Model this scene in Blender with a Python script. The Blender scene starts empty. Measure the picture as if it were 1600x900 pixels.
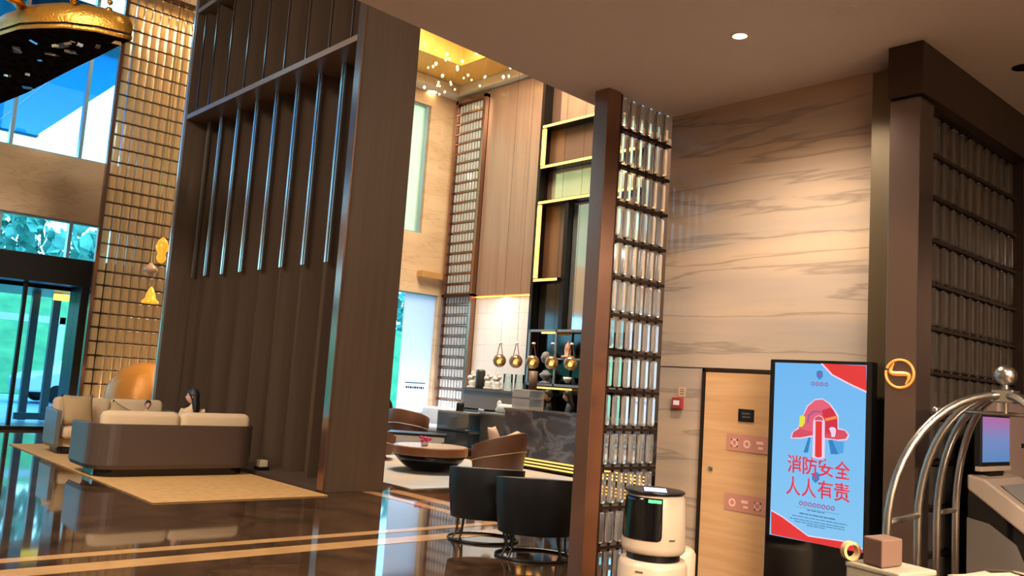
import bpy, bmesh, math, random
from mathutils import Vector, Matrix, Euler
random.seed(7)
PI = math.pi
SC = bpy.context.scene
COL = SC.collection

# ------------------------------------------------------------------ camera
F_PX, ROLL, PITCH, YAW, EYE = 1342.15, math.radians(3.904), math.radians(6.336), math.radians(48.113), 1.6
cy, sy, cp, sp = math.cos(YAW), math.sin(YAW), math.cos(PITCH), math.sin(PITCH)
fwd = Vector((cy*cp, sy*cp, sp)); rt = Vector((sy, -cy, 0)); up = rt.cross(fwd)
c_, s_ = math.cos(ROLL), math.sin(ROLL)
R2 = c_*rt + s_*up; U2 = -s_*rt + c_*up
cam = bpy.data.cameras.new('camera'); camo = bpy.data.objects.new('camera', cam); COL.objects.link(camo)
M = Matrix((R2, U2, -fwd)).transposed().to_4x4(); M.translation = (0, 0, EYE)
camo.matrix_world = M
cam.sensor_width = 36; cam.lens = F_PX*36/1600; cam.clip_end = 300; cam.clip_start = .05
SC.camera = camo

# ------------------------------------------------------------------ world, exposure, large lamps
SC.view_settings.view_transform = 'Standard'; SC.view_settings.look = 'None'
SC.view_settings.gamma = 1; SC.view_settings.use_curve_mapping = False
SC.view_settings.exposure = 1.0
SC.cycles.use_denoising = True
SC.cycles.max_bounces = 8; SC.cycles.diffuse_bounces = 4; SC.cycles.glossy_bounces = 4
SC.cycles.transmission_bounces = 6; SC.cycles.transparent_max_bounces = 12
SC.cycles.caustics_reflective = False; SC.cycles.caustics_refractive = False
SC.cycles.sample_clamp_indirect = 4
W = bpy.data.worlds.new('overcast_sky'); SC.world = W; W.use_nodes = True
nt = W.node_tree; nt.nodes.clear()
out = nt.nodes.new('ShaderNodeOutputWorld'); bg = nt.nodes.new('ShaderNodeBackground')
tc = nt.nodes.new('ShaderNodeTexCoord'); sx = nt.nodes.new('ShaderNodeSeparateXYZ'); rp = nt.nodes.new('ShaderNodeValToRGB')
rp.color_ramp.elements[0].position = 0.0; rp.color_ramp.elements[0].color = (.72, .90, 1, 1)
rp.color_ramp.elements[1].position = .7; rp.color_ramp.elements[1].color = (.38, .66, 1, 1)
nt.links.new(tc.outputs['Generated'], sx.inputs[0]); nt.links.new(sx.outputs['Z'], rp.inputs[0])
nt.links.new(rp.outputs[0], bg.inputs[0]); bg.inputs[1].default_value = 2.8
nt.links.new(bg.outputs[0], out.inputs[0])

def lamp(name, kind, loc, energy, color, size=.5, size_y=None, target=None, spot=None, blend=.6):
    l = bpy.data.lights.new(name, kind); l.energy = energy; l.color = color
    if kind == 'AREA':
        l.size = size
        if size_y: l.shape = 'RECTANGLE'; l.size_y = size_y
    elif kind in ('SPOT', 'POINT'):
        l.shadow_soft_size = size
        if kind == 'SPOT': l.spot_size = spot or 1.6; l.spot_blend = blend
    o = bpy.data.objects.new(name, l); COL.objects.link(o); o.location = loc
    if target is not None:
        o.rotation_euler = (Vector(target)-Vector(loc)).to_track_quat('-Z', 'Y').to_euler()
    return o
WARM = (1, .81, .56); WARM2 = (1, .89, .74)
lamp('lounge_coffer_lamp', 'AREA', (11.5, 14.2, 11.05), 980, WARM, 3.4, 5.5, (11.5, 14.2, 0))
lamp('unseen_ceiling_fill', 'AREA', (1.5, -2.2, 3.85), 880, WARM2, 3, 2, (1.5, -2.2, 0))  # unseen fill lamp added behind the camera to brighten the near area
lamp('lobby_fill_lamp', 'AREA', (-2.5, 7.6, 9.8), 1250, WARM2, 4, 4, (-1.5, 8.6, 0))  # added fill for broad light on lobby and fins, no coffer there

# ------------------------------------------------------------------ helpers
def S(r, g, b, a=1):
    f = lambda c: (c/255/12.92 if c/255 <= .04045 else ((c/255+.055)/1.055)**2.4)
    return (f(r), f(g), f(b), a)

def mat(name, col, rough=.5, metal=0, emit=None, es=1, var=None, bump=None, spec=.5, ior=1.5, coat=0):
    """principled; var=(colour2, scale, stretch xyz, detail) mixes in a noise; bump=(scale, strength, stretch)"""
    m = bpy.data.materials.new(name); m.use_nodes = True
    n = m.node_tree.nodes; l = m.node_tree.links; b = n['Principled BSDF']
    b.inputs['Base Color'].default_value = col; b.inputs['Roughness'].default_value = rough
    b.inputs['Metallic'].default_value = metal; b.inputs['IOR'].default_value = ior
    b.inputs['Specular IOR Level'].default_value = spec
    if coat: b.inputs['Coat Weight'].default_value = coat; b.inputs['Coat Roughness'].default_value = .05
    if emit: b.inputs['Emission Color'].default_value = emit; b.inputs['Emission Strength'].default_value = es
    if var or bump:
        t = n.new('ShaderNodeTexCoord')
    if var:
        c2, sc, st, det = var
        mp = n.new('ShaderNodeMapping'); mp.inputs['Scale'].default_value = st
        ns = n.new('ShaderNodeTexNoise'); ns.inputs['Scale'].default_value = sc; ns.inputs['Detail'].default_value = det
        r = n.new('ShaderNodeValToRGB'); r.color_ramp.elements[0].position = .35; r.color_ramp.elements[1].position = .68
        r.color_ramp.elements[0].color = col; r.color_ramp.elements[1].color = c2
        l.new(t.outputs['Object'], mp.inputs[0]); l.new(mp.outputs[0], ns.inputs['Vector'])
        l.new(ns.outputs[0], r.inputs[0]); l.new(r.outputs[0], b.inputs['Base Color'])
    if bump:
        sc, stg, st = bump
        mp = n.new('ShaderNodeMapping'); mp.inputs['Scale'].default_value = st
        ns = n.new('ShaderNodeTexNoise'); ns.inputs['Scale'].default_value = sc; ns.inputs['Detail'].default_value = 3
        bp = n.new('ShaderNodeBump'); bp.inputs['Strength'].default_value = stg; bp.inputs['Distance'].default_value = .02
        l.new(t.outputs['Object'], mp.inputs[0]); l.new(mp.outputs[0], ns.inputs['Vector'])
        l.new(ns.outputs[0], bp.inputs['Height']); l.new(bp.outputs[0], b.inputs['Normal'])
    return m

def vein(name, base, tint, vcol, rough, scale, stretch, warp=1.2, amount=.5, spec=.5, ior=1.5, thin=(.47, .53), rot=(0, 0, 0)):
    """marble: a soft tint noise plus thin warped veins"""
    m = bpy.data.materials.new(name); m.use_nodes = True
    n = m.node_tree.nodes; l = m.node_tree.links; b = n['Principled BSDF']
    b.inputs['Roughness'].default_value = rough; b.inputs['IOR'].default_value = ior; b.inputs['Specular IOR Level'].default_value = spec
    t = n.new('ShaderNodeTexCoord'); mp = n.new('ShaderNodeMapping')
    mp.inputs['Scale'].default_value = stretch; mp.inputs['Rotation'].default_value = rot
    l.new(t.outputs['Object'], mp.inputs[0])
    n1 = n.new('ShaderNodeTexNoise'); n1.inputs['Scale'].default_value = scale; n1.inputs['Detail'].default_value = 6; n1.inputs['Distortion'].default_value = warp*.5
    n2 = n.new('ShaderNodeTexNoise'); n2.inputs['Scale'].default_value = scale*1.7; n2.inputs['Detail'].default_value = 8; n2.inputs['Distortion'].default_value = warp
    l.new(mp.outputs[0], n1.inputs['Vector']); l.new(mp.outputs[0], n2.inputs['Vector'])
    r1 = n.new('ShaderNodeValToRGB'); e = r1.color_ramp.elements
    e[0].position = .38; e[0].color = base; e[1].position = .66; e[1].color = tint
    r2 = n.new('ShaderNodeValToRGB'); e = r2.color_ramp.elements
    e[0].position = thin[0]; e[0].color = (0, 0, 0, 1); e[1].position = .5; e[1].color = (amount,)*3+(1,)
    x = e.new(thin[1]); x.color = (0, 0, 0, 1)
    mx = n.new('ShaderNodeMix'); mx.data_type = 'RGBA'; mx.inputs['B'].default_value = vcol
    l.new(n1.outputs[0], r1.inputs[0]); l.new(n2.outputs[0], r2.inputs[0])
    l.new(r1.outputs[0], mx.inputs['A']); l.new(r2.outputs[0], mx.inputs['Factor'])
    l.new(mx.outputs['Result'], b.inputs['Base Color'])
    return m

def glassmat(name, tint, refl=.12, milky=0.0, milkcol=(.8, .8, .8, 1), rough=.02, glow=None):
    m = bpy.data.materials.new(name); m.use_nodes = True
    n = m.node_tree.nodes; l = m.node_tree.links; n.remove(n['Principled BSDF']); o = n['Material Output']
    tr = n.new('ShaderNodeBsdfTransparent'); tr.inputs[0].default_value = tint
    gl = n.new('ShaderNodeBsdfGlossy'); gl.inputs['Roughness'].default_value = rough; gl.inputs[0].default_value = (1, 1, 1, 1)
    fr = n.new('ShaderNodeLayerWeight'); fr.inputs[0].default_value = refl
    mx = n.new('ShaderNodeMixShader'); l.new(fr.outputs['Fresnel'], mx.inputs[0])
    base = tr
    if milky:
        df = n.new('ShaderNodeBsdfDiffuse'); df.inputs[0].default_value = milkcol
        tl = n.new('ShaderNodeBsdfTranslucent'); tl.inputs[0].default_value = milkcol
        a = n.new('ShaderNodeMixShader'); a.inputs[0].default_value = .5; l.new(df.outputs[0], a.inputs[1]); l.new(tl.outputs[0], a.inputs[2])
        b2 = n.new('ShaderNodeMixShader'); b2.inputs[0].default_value = milky; l.new(tr.outputs[0], b2.inputs[1]); l.new(a.outputs[0], b2.inputs[2])
        base = b2
    l.new(base.outputs[0], mx.inputs[1]); l.new(gl.outputs[0], mx.inputs[2]); l.new(mx.outputs[0], o.inputs[0])
    return m

class MB:
    """collects shapes into one mesh"""
    def __init__(s): s.b = bmesh.new(); s.mi = 0; s.sm = False
    def _f(s, vs):
        try:
            f = s.b.faces.new(vs); f.material_index = s.mi; f.smooth = s.sm; return f
        except ValueError: return None
    def box(s, x0, x1, y0, y1, z0, z1, T=None):
        P = [Vector((x, y, z)) for z in (z0, z1) for x, y in ((x0, y0), (x1, y0), (x1, y1), (x0, y1))]
        if T: P = [T @ p for p in P]
        v = [s.b.verts.new(p) for p in P]
        for q in ((3, 2, 1, 0), (4, 5, 6, 7), (0, 1, 5, 4), (1, 2, 6, 5), (2, 3, 7, 6), (3, 0, 4, 7)): s._f([v[i] for i in q])
        return s
    def rings(s, rings, close=True, cap0=True, cap1=True):
        R = [[s.b.verts.new(p) for p in r] for r in rings]; n = len(R[0])
        for a, b in zip(R, R[1:]):
            for i in range(n if close else n-1):
                s._f([a[i], a[(i+1) % n], b[(i+1) % n], b[i]])
        if close and cap0: s._f(R[0][::-1])
        if close and cap1: s._f(R[-1])
        return s
    def lathe(s, prof, n=24, c=(0, 0, 0), T=None, a0=0, a1=2*PI, sx=1, sy_=1, cap=True):
        full = abs(a1-a0-2*PI) < 1e-6; k = n if full else n+1
        rs = []
        for r, z in prof:
            ring = [Vector((c[0]+r*sx*math.cos(a0+(a1-a0)*i/n), c[1]+r*sy_*math.sin(a0+(a1-a0)*i/n), c[2]+z)) for i in range(k)]
            rs.append([T @ p for p in ring] if T else ring)
        return s.rings(rs, close=full, cap0=cap, cap1=cap)
    def prism(s, poly, z0, z1, T=None):
        a = [Vector((x, y, z0)) for x, y in poly]; b = [Vector((x, y, z1)) for x, y in poly]
        if T: a = [T @ p for p in a]; b = [T @ p for p in b]
        return s.rings([a, b])
    def tube(s, pts, r, n=10, caps=True):
        pts = [Vector(p) for p in pts]; rr = r if isinstance(r, (list, tuple)) else [r]*len(pts)
        rs = []; ref = None
        for i, p in enumerate(pts):
            d = (pts[min(i+1, len(pts)-1)]-pts[max(i-1, 0)]).normalized()
            if ref is None: ref = Vector((0, 0, 1)) if abs(d.z) < .9 else Vector((1, 0, 0))
            u = d.cross(ref).normalized(); ref = u.cross(d).normalized()
            rs.append([p+rr[i]*(math.cos(2*PI*k/n)*u+math.sin(2*PI*k/n)*ref) for k in range(n)])
        return s.rings(rs, True, caps, caps)
    def sphere(s, c, r, n=16, m=10, sc=(1, 1, 1), T=None):
        c = Vector(c); rs = []
        for j in range(1, m):
            t = PI*j/m
            ring = [Vector((r*sc[0]*math.sin(t)*math.cos(2*PI*i/n), r*sc[1]*math.sin(t)*math.sin(2*PI*i/n), -r*sc[2]*math.cos(t))) for i in range(n)]
            rs.append([(T @ p if T else p)+c for p in ring])
        return s.rings(rs)
    def build(s, name, mats, parent=None, bevel=0, sub=0, smooth=None, loc=None):
        bmesh.ops.recalc_face_normals(s.b, faces=s.b.faces)
        me = bpy.data.meshes.new(name); s.b.to_mesh(me); s.b.free()
        for m in (mats if isinstance(mats, (list, tuple)) else [mats]): me.materials.append(m)
        return link(name, me, parent, bevel, sub, smooth, loc)

def link(name, me, parent=None, bevel=0, sub=0, smooth=None, loc=None):
    o = bpy.data.objects.new(name, me); COL.objects.link(o)
    if parent: o.parent = parent
    if loc is not None: o.location = loc
    if smooth:
        for p in me.polygons: p.use_smooth = True
    if bevel:
        b = o.modifiers.new('edge', 'BEVEL'); b.width = bevel; b.segments = 2; b.limit_method = 'ANGLE'; b.angle_limit = .7
    if sub:
        b = o.modifiers.new('sub', 'SUBSURF'); b.levels = sub; b.render_levels = sub
    return o

def tag(o, label=None, cat=None, group=None, kind=None):
    if label: o['label'] = label
    if cat: o['category'] = cat
    if group: o['group'] = group
    if kind: o['kind'] = kind
    return o
def thing(name, label, cat, loc=(0, 0, 0), rz=0, group=None):
    o = bpy.data.objects.new(name, None); COL.objects.link(o); o.empty_display_size = .1
    o.location = loc; o.rotation_euler = (0, 0, rz)
    return tag(o, label, cat, group)
def struct(name, mb, mats, label=None, bevel=0, parent=None):
    o = mb.build(name, mats, parent, bevel)
    if parent is None: tag(o, label, None, None, 'structure')
    return o
def dup(root, loc, rz=0, label=None, group=None):
    r = root.copy(); COL.objects.link(r); r.location = loc; r.rotation_euler = (0, 0, rz)
    if label: r['label'] = label
    if group: r['group'] = group
    for ch in list(root.children):
        c = ch.copy(); COL.objects.link(c); c.parent = r
        for g in list(ch.children):
            d = g.copy(); COL.objects.link(d); d.parent = c
    return r
def BX(*a): return MB().box(*a)
def T3(loc=(0, 0, 0), rx=0, ry=0, rz=0): return Matrix.Translation(loc) @ Euler((rx, ry, rz)).to_matrix().to_4x4()

# ------------------------------------------------------------------ materials
m_floor = vein('dark_emperador_marble', S(50, 34, 23), S(80, 55, 37), S(118, 88, 62), .045, 2.2, (1, 1, 1), 1.6, .35, .75, 1.7, (.485, .515))
m_inlay = vein('beige_inlay_marble', S(176, 132, 84), S(190, 146, 96), S(150, 105, 65), .07, 3, (1, 1, 1), 1, .2)
m_wallm = vein('grey_beige_marble', S(186, 156, 128), S(150, 134, 124), S(104, 90, 82), .12, .8, (.3, .3, 3.4), .35, .5, .5, 1.5, (.47, .53), (.09, 0, 0))
m_beige = vein('beige_stone', S(206, 182, 152), S(192, 166, 136), S(160, 132, 104), .25, .7, (.7, .7, 3), 1.2, .35)
m_ceil = mat('low_ceiling_paint', S(218, 210, 205), .6)
m_ceilhi = mat('high_ceiling_paint', S(200, 190, 175), .7)
m_gold = mat('gold_leaf_coffer', S(216, 170, 84), .4, .15, bump=(14, .25, (1, 1, 1)))
m_brown = mat('bronze_brown_lacquer', S(98, 79, 64), .38, .1, var=(S(90, 72, 58), 3, (4, 4, .15), 3))
m_bronze = mat('polished_bronze', S(152, 118, 102), .2, .9)
m_bronze_d = mat('dark_bronze', S(62, 46, 36), .3, .7)
m_olive = mat('olive_bronze', S(92, 76, 54), .35, .6)
m_black = mat('black_metal', S(16, 15, 15), .35, .3)
m_blackg = mat('black_gloss', S(8, 8, 9), .08)
m_steel = mat('brushed_steel', S(190, 186, 178), .22, 1)
m_chrome = mat('satin_chrome', S(168, 158, 146), .3, 1)
m_strip = mat('mirror_metal_strip', S(222, 214, 200), .3, 1)
m_led = mat('warm_led', S(255, 190, 90), .5, emit=S(255, 176, 78), es=1.6)
m_led_hi = mat('lamp_lens', S(255, 225, 180), .5, emit=S(255, 214, 150), es=9)
m_glass = glassmat('window_glass', (.62, .90, .99, 1), .08)
m_glass2 = glassmat('clear_glass', (.9, .95, .95, 1), .12)
m_frost = glassmat('frosted_glass', (.8, .9, 1, 1), .1, .85, S(215, 232, 245))
m_blind = glassmat('pale_blind_glass', (.9, .95, .8, 1), .1, .7, S(205, 214, 182))
m_brick = glassmat('crystal_brick', (.88, .9, .92, 1), .36, .5, S(232, 232, 230), .06)
m_clear = mat('clear_crystal', (1, 1, 1, 1), .04, ior=1.5); m_clear.node_tree.nodes['Principled BSDF'].inputs['Transmission Weight'].default_value = .88
m_brickw = glassmat('warm_crystal_brick', (.75, .62, .42, 1), .3, .75, S(205, 176, 132), .12)
m_rod = mat('dark_bronze_rail', S(50, 36, 28), .35, .6)
m_fab = mat('beige_upholstery', S(205, 176, 142), .85, bump=(120, .1, (1, 1, 1)))
m_fab2 = mat('olive_beige_cushion', S(178, 148, 108), .85, bump=(120, .1, (1, 1, 1)))
m_shell = mat('brown_leather_shell', S(78, 60, 50), .42)
m_shell2 = mat('tan_leather_shell', S(110, 74, 54), .42)
m_whitef = mat('pale_upholstery', S(200, 206, 215), .8)
m_rug = mat('sand_rug', S(204, 156, 94), .95, var=(S(190, 142, 84), 9, (1, 1, 1), 4))
m_rug2 = mat('lounge_rug', S(190, 172, 156), .9, var=(S(150, 165, 182), 1.1, (1, 1, 1), 3))
m_blk_leather = mat('black_leather', S(11, 11, 12), .5, spec=.3)
m_orange = mat('amber_woven_globe', S(214, 140, 58), .3, .25, bump=(6, .5, (1, 1, 14)))
m_goldp = mat('polished_gold', S(220, 165, 70), .16, 1)
m_robot = mat('ivory_plastic', S(200, 172, 142), .35)
m_white = mat('white_ceramic', S(220, 218, 215), .3)
m_wood = mat('pale_oak_veneer', S(196, 150, 104), .4, var=(S(182, 134, 88), 2.5, (.6, .6, 9), 4))
m_greym = vein('grey_counter_marble', S(84, 89, 99), S(62, 66, 76), S(156, 160, 170), .12, 1.1, (1, .6, 1), .5, .45, .5, 1.5, (.44, .56), (.5, .3, 0))
m_skin = mat('skin', S(214, 164, 138), .55)
m_hair = mat('black_hair', S(18, 14, 13), .5)
m_dark_cloth = mat('charcoal_cloth', S(26, 26, 30), .8)
m_beige_cloth = mat('cream_cloth', S(206, 178, 142), .85)
m_jean = mat('dark_blue_cloth', S(40, 46, 62), .85)
m_lip = mat('lip', S(176, 96, 86), .5)
m_eye = mat('eye', S(30, 22, 20), .2)
m_card = mat('brown_cardboard', S(104, 72, 54), .8)
m_foam = mat('cream_foam_carton', S(146, 130, 106), .8, bump=(60, .15, (1, 1, 1)))

# ------------------------------------------------------------------ room shell
ZC, ZH = 3.9, 9.9
struct('floor', BX(-10, 16, -5, 20.4, -.2, 0), m_floor)
struct('ceiling', MB().prism([(-10, -5), (16, -5), (16, 5.4), (-10, 3.72)], ZC, ZC+.35), m_ceil)
fa = BX(-10, 15.2, 4.3, 4.5, ZC+.35, ZH+.6)
struct('wall_front_upper', fa, m_ceil)
struct('wall_rear', BX(-10, 16, -5.2, -5, 0, ZC), m_beige)
struct('wall_left', BX(-10.2, -10, -5, 20.4, 0, ZH+.6), m_beige)
struct('wall_right', BX(15.2, 15.5, 2.6, 20.4, 0, ZH+.6), m_beige)
struct('wall_far_right', BX(9.2, 9.5, -5, 2.24, 0, ZC), m_bronze_d)
# high ceiling with the stepped gold coffer over the lounge
X0, X1, Y0, Y1 = 8.2, 14.9, 8.5, 19.5
mb = MB()
for a in ((-10, X0, 4.5, 20.4), (X1, 15.2, 4.5, 20.4), (X0, X1, 4.5, Y0), (X0, X1, Y1, 20.4)):
    mb.box(a[0], a[1], a[2], a[3], ZH, ZH+.25)
hi = struct('ceiling_high', mb, m_ceilhi)
def ringstep(xa, xb, ya, yb, xc, xd, yc, yd, z):
    m = MB()
    for a in ((xa, xc, ya, yb), (xd, xb, ya, yb), (xc, xd, ya, yc), (xc, xd, yd, yb)): m.box(*a, z, z+.12)
    return m
ringstep(X0-.2, X1+.1, Y0-.2, Y1+.2, 9.3, 13.9, 10.0, 18.2, ZH+.28).build('coffer_step', m_gold, hi)
mb = MB()
for a in ((9.2, 9.3, 9.9, 18.3), (13.9, 14.0, 9.9, 18.3), (9.3, 13.9, 9.9, 10.0), (9.3, 13.9, 18.2, 18.3)): mb.box(*a, ZH+.40, ZH+1.2)
mb.build('coffer_side', m_gold, hi)
BX(9.2, 14, 9.9, 18.3, ZH+1.2, ZH+1.3).build('coffer_top', m_gold, hi)

# marble inlay bands in the floor
for i, a in enumerate(((-10, 6.62, 7.44, 7.58), (-10, 6.46, 6.95, 7.2), (6.62, 6.78, 7.44, 10.14), (7.0, 7.22, 6.95, 10.14), (-10, 15, 5.6, 5.62))[:4]):
    struct('trim_%d' % (i+1), BX(*a, 0, .003), m_inlay, 'beige stone band inlaid in the dark marble floor')

# ------------------------------------------------------------------ facade (wall_back) with openings
YF = 20.0
def facade():
    m = MB()
    b = lambda x0, x1, z0, z1: m.box(x0, x1, YF, YF+.35, z0, z1)
    b(-10, 5.95, 4.43, 5.8); b(-10, 5.95, 9.75, ZH+.6)              # band between upper and lower glazing
    b(5.95, 8.5, 0, ZH+.6)
    b(8.5, 14.3, 4.0, 5.71); b(8.5, 14.3, 9.5, ZH+.6); b(8.5, 15.2, 0, .55)
    b(14.3, 15.2, 4.0, ZH+.6)
    b(15.1, 15.2, .55, 4.0); b(-10, -4.0, 0, 3.6)
    return m
struct('wall_back', facade(), m_beige)
BX(14.25, 15.1, YF-.25, YF+.02, 4.45, 4.62).build('soffit_ledge', m_inlay, bpy.data.objects['wall_back'])
def window(n, x0, x1, z0, z1, mull, glass, label, fm):
    w = thing('window_%d' % n, None, None, (0, 0, 0)); w['kind'] = 'structure'; w['label'] = label
    xs = [x0]+mull+[x1]
    for a, b in zip(xs, xs[1:]):
        BX(a+.01, b-.01, YF+.14, YF+.16, z0, z1).build('pane', glass, w)
    for x in mull: BX(x-.035, x+.035, YF+.06, YF+.24, z0, z1).build('mullion', fm, w)
    mb = MB(); mb.box(x0, x1, YF+.08, YF+.22, z0, z0+.04); mb.box(x0, x1, YF+.08, YF+.22, z1-.04, z1)
    mb.build('window_frame', fm, w)
    return w
m_mull = mat('pale_blue_mullion', S(150, 190, 205), .3, .4)
mu = [5.12-1.34*k for k in range(11)][::-1]
window(1, -10, 5.95, 5.8, 9.75, mu, m_glass, 'tall upper window with the blue entrance canopy outside', m_mull)
window(2, -10, 5.95, 3.6, 4.43, mu, m_glass, 'low clerestory window strip above the black entrance portal', m_mull)
window(3, 8.5, 14.3, 5.71, 9.5, [9.9, 11.3, 12.7, 14.22], m_blind, 'tall upper window with a pale blind by the far corner', m_mull)
window(4, 8.5, 14.0, .55, 4.0, [9.9, 11.3, 12.7], m_glass, 'lower lounge window beside the frosted pane', m_mull)
w5 = window(5, 14.0, 15.1, .55, 4.0, [], m_frost, 'frosted pane with two small dark lines of lettering', m_mull)
mb = MB(); mb.box(14.25, 14.95, YF+.13, YF+.139, 1.42, 1.445)
x = 14.28
while x < 14.92:
    w_ = random.uniform(.03, .09); mb.box(x, x+w_, YF+.13, YF+.139, 1.27, 1.33); x += w_+.025
mb.build('lettering', m_black, w5)

# entrance portal and revolving door
d = thing('door_1', None, None); d['kind'] = 'structure'; d['label'] = 'black framed glass revolving door with lit lawn outside'
mb = MB(); mb.box(-4, 5.95, YF-.3, YF+.5, 3.03, 3.6); mb.box(5.38, 5.95, YF-.3, YF+.5, 0, 3.03); mb.box(-4, 5.38, YF-.3, YF+.5, 0, .07)
mb.build('portal_frame', m_black, d, bevel=.01)
mb = MB(); mb.box(4.36, 4.43, YF-.02, YF+.1, .07, 3.03); mb.box(1.2, 1.27, YF-.02, YF+.1, .07, 3.03); mb.build('door_post', m_black, d)
for a, b in ((4.43, 5.38), (1.27, 4.36), (-4, 1.2)):
    BX(a, b, YF+.03, YF+.05, .07, 3.03).build('pane', m_glass, d)
BX(1, 6.3, YF+.5, YF+3.6, 2.95, 3.3).build('drum_canopy', m_bronze_d, d)
m_post = mat('grey_metal_post', S(98, 104, 112), .35, .5)
for x in (5.1, 5.55): BX(x, x+.16, 22.4, 22.56, 0, 2.95).build('drum_post', m_post, d)
for x in (2.2, 3.4): BX(x, x+.12, 22.6, 22.72, 0, 2.95).build('drum_post', m_post, d)
BX(4.9, 6.1, 21.9, 22.0, .05, .2).build('threshold', m_post, d)
BX(5.30, 5.75, 21.4, 21.5, 2.78, 2.93).build('ceiling_lamp', m_led, d)

# ------------------------------------------------------------------ outside
m_pave = mat('wet_blue_paving', S(150, 182, 200), .35, var=(S(120, 160, 185), .8, (1, 4, 1), 3))
m_lawn = mat('lawn', S(92, 160, 100), .9, var=(S(66, 134, 84), 1.5, (1, 1, 1), 4))
m_leaf = mat('tree_foliage', S(120, 190, 170), .9, var=(S(70, 140, 120), 1.2, (1, 1, 1), 5))
m_bark = mat('bark', S(140, 128, 110), .9)
struct('ground', BX(-60, 90, 20.4, 120, -.25, -.02), m_pave, 'pale paved forecourt outside the entrance')
mb = MB()
mb.rings([[(-30, 36, 0), (60, 36, 0), (60, 37, 0), (-30, 37, 0)], [(-30, 42, 4.2), (60, 42, 4.2), (60, 43, 4.2), (-30, 43, 4.2)]])
tag(mb.build('lawn_bank', m_lawn), 'bright green grass bank beyond the parked cars', 'grass', None, 'stuff')
m_can = glassmat('blue_canopy_glass', (.10, .72, .98, 1), .1, .6, S(70, 195, 245))
m_cand = mat('navy_canopy_edge', S(44, 66, 96), .5)
cnp = thing('entrance_canopy', 'blue glass entrance canopy outside the upper window', 'canopy', (0, 0, 0))
for k in range(11):
    BX(-8+1.36*k, -8+1.36*k+1.33, 20.5, 33, 9.0, 9.06).build('glass_panel', m_can, cnp)
mb = MB(); mb.box(-8, 7, 20.6, 22.4, 9.07, 9.5); mb.box(-8, 7, 32.9, 33.2, 8.98, 9.3); mb.build('beam', m_cand, cnp)
mb = MB()
for x in (-6, 3.5): mb.box(x, x+.35, 32.4, 32.8, 0, 9)
mb.build('column', m_post, cnp)
fw = thing('white_gate', 'white framed gate on the green bank outside the door', 'gate', (0, 0, 0))
mb = MB(); mb.box(6.3, 6.5, 34.8, 34.95, 0, 2.9); mb.build('post', m_white, fw)
mb = MB(); mb.box(8.9, 9.1, 34.8, 34.95, 0, 2.9); mb.build('post', m_white, fw)
BX(6.3, 9.1, 34.8, 34.95, 2.65, 2.9).build('rail', m_white, fw)
def tree(x, y, h, r, lab, seed):
    t = thing('tree', lab, 'tree', (x, y, 0), 0, 'trees beyond the bank')
    MB().tube([(0, 0, 0), (.1, 0, h*.4), (0, 0.1, h*.75)], [.22, .16, .08]).build('trunk', m_bark, t)
    rnd = random.Random(seed); mb = MB()
    for k in range(520):
        a = rnd.uniform(0, 2*PI); e = math.acos(rnd.uniform(-.7, 1)); q = r*rnd.uniform(.55, 1.05)
        p = Vector((q*math.sin(e)*math.cos(a), q*math.sin(e)*math.sin(a), h*.68+q*.95*math.cos(e)))
        T = T3(p, rnd.uniform(0, 6), rnd.uniform(0, 6), rnd.uniform(0, 6)); s = rnd.uniform(.22, .5)
        v = [mb.b.verts.new(T @ Vector(w)) for w in ((-s, -s*.5, 0), (s*.2, -s*.7, .1), (s, 0, 0), (s*.2, s*.7, .1), (-s, s*.5, 0))]; mb._f(v)
    o = mb.build('crown', m_leaf, t); o['kind'] = 'stuff'
for i, (x, y, h, r) in enumerate(((3, 48, 9.5, 3.2), (9, 52, 11, 3.4), (14.5, 47.5, 9, 3.2), (20, 53, 10, 3.4), (30, 49, 9, 3.6), (39, 50, 10, 3.6))):
    tree(x, y, h, r, ['broad green tree seen through the clerestory, behind the bank', 'taller green tree behind the white gate', 'round green tree just right of the tall one', 'far green tree at the edge of the clerestory', 'green tree outside the lounge window', 'second green tree outside the lounge window, further right'][i], i)
def car(x, y, rz, paint, lab):
    t = thing('car', lab, 'car', (x, y, 0), rz, 'cars parked outside')
    side = [(-2.2, .35), (-2.25, .75), (-1.9, .92), (-1.15, 1.0), (-.6, 1.42), (.85, 1.45), (1.55, 1.02), (2.15, .92), (2.25, .6), (2.2, .35)]
    mb = MB(); a = [Vector((p[0], -.85, p[1])) for p in side]; b = [Vector((p[0], .85, p[1])) for p in side]
    mb.rings([a, b]); mb.build('body', paint, t, bevel=.06)
    gl = [(-1.0, 1.02), (-.56, 1.36), (.82, 1.39), (1.35, 1.04)]
    mb = MB(); mb.rings([[Vector((p[0], -.87, p[1])) for p in gl], [Vector((p[0], .87, p[1])) for p in gl]]); mb.build('side_window', m_blackg, t)
    for wx in (-1.35, 1.35):
        for wy in (-.86, .72):
            MB().lathe([(.0, 0), (.2, 0), (.32, .02), (.32, .14), (.2, .15), (0, .15)], 18, T=T3((wx, wy, .32), -PI/2 if wy > 0 else -PI/2, 0, 0)).build('wheel', m_black, t)
car(9.0, 30.6, .1, mat('white_paint', S(230, 238, 245), .2), 'white saloon car parked outside beyond the revolving door')
car(4.0, 31.2, .1, mat('silver_paint', S(120, 165, 195), .2, .4), 'silver blue car at the left edge outside the door')

# ------------------------------------------------------------------ marble block with the concealed door (right of centre)
XW, YW, YS = 5.58, 2.6, 4.38
wm = struct('wall_marble', BX(XW, 15.2, YW, YS-.02, 0, ZC), m_wallm)
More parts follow.
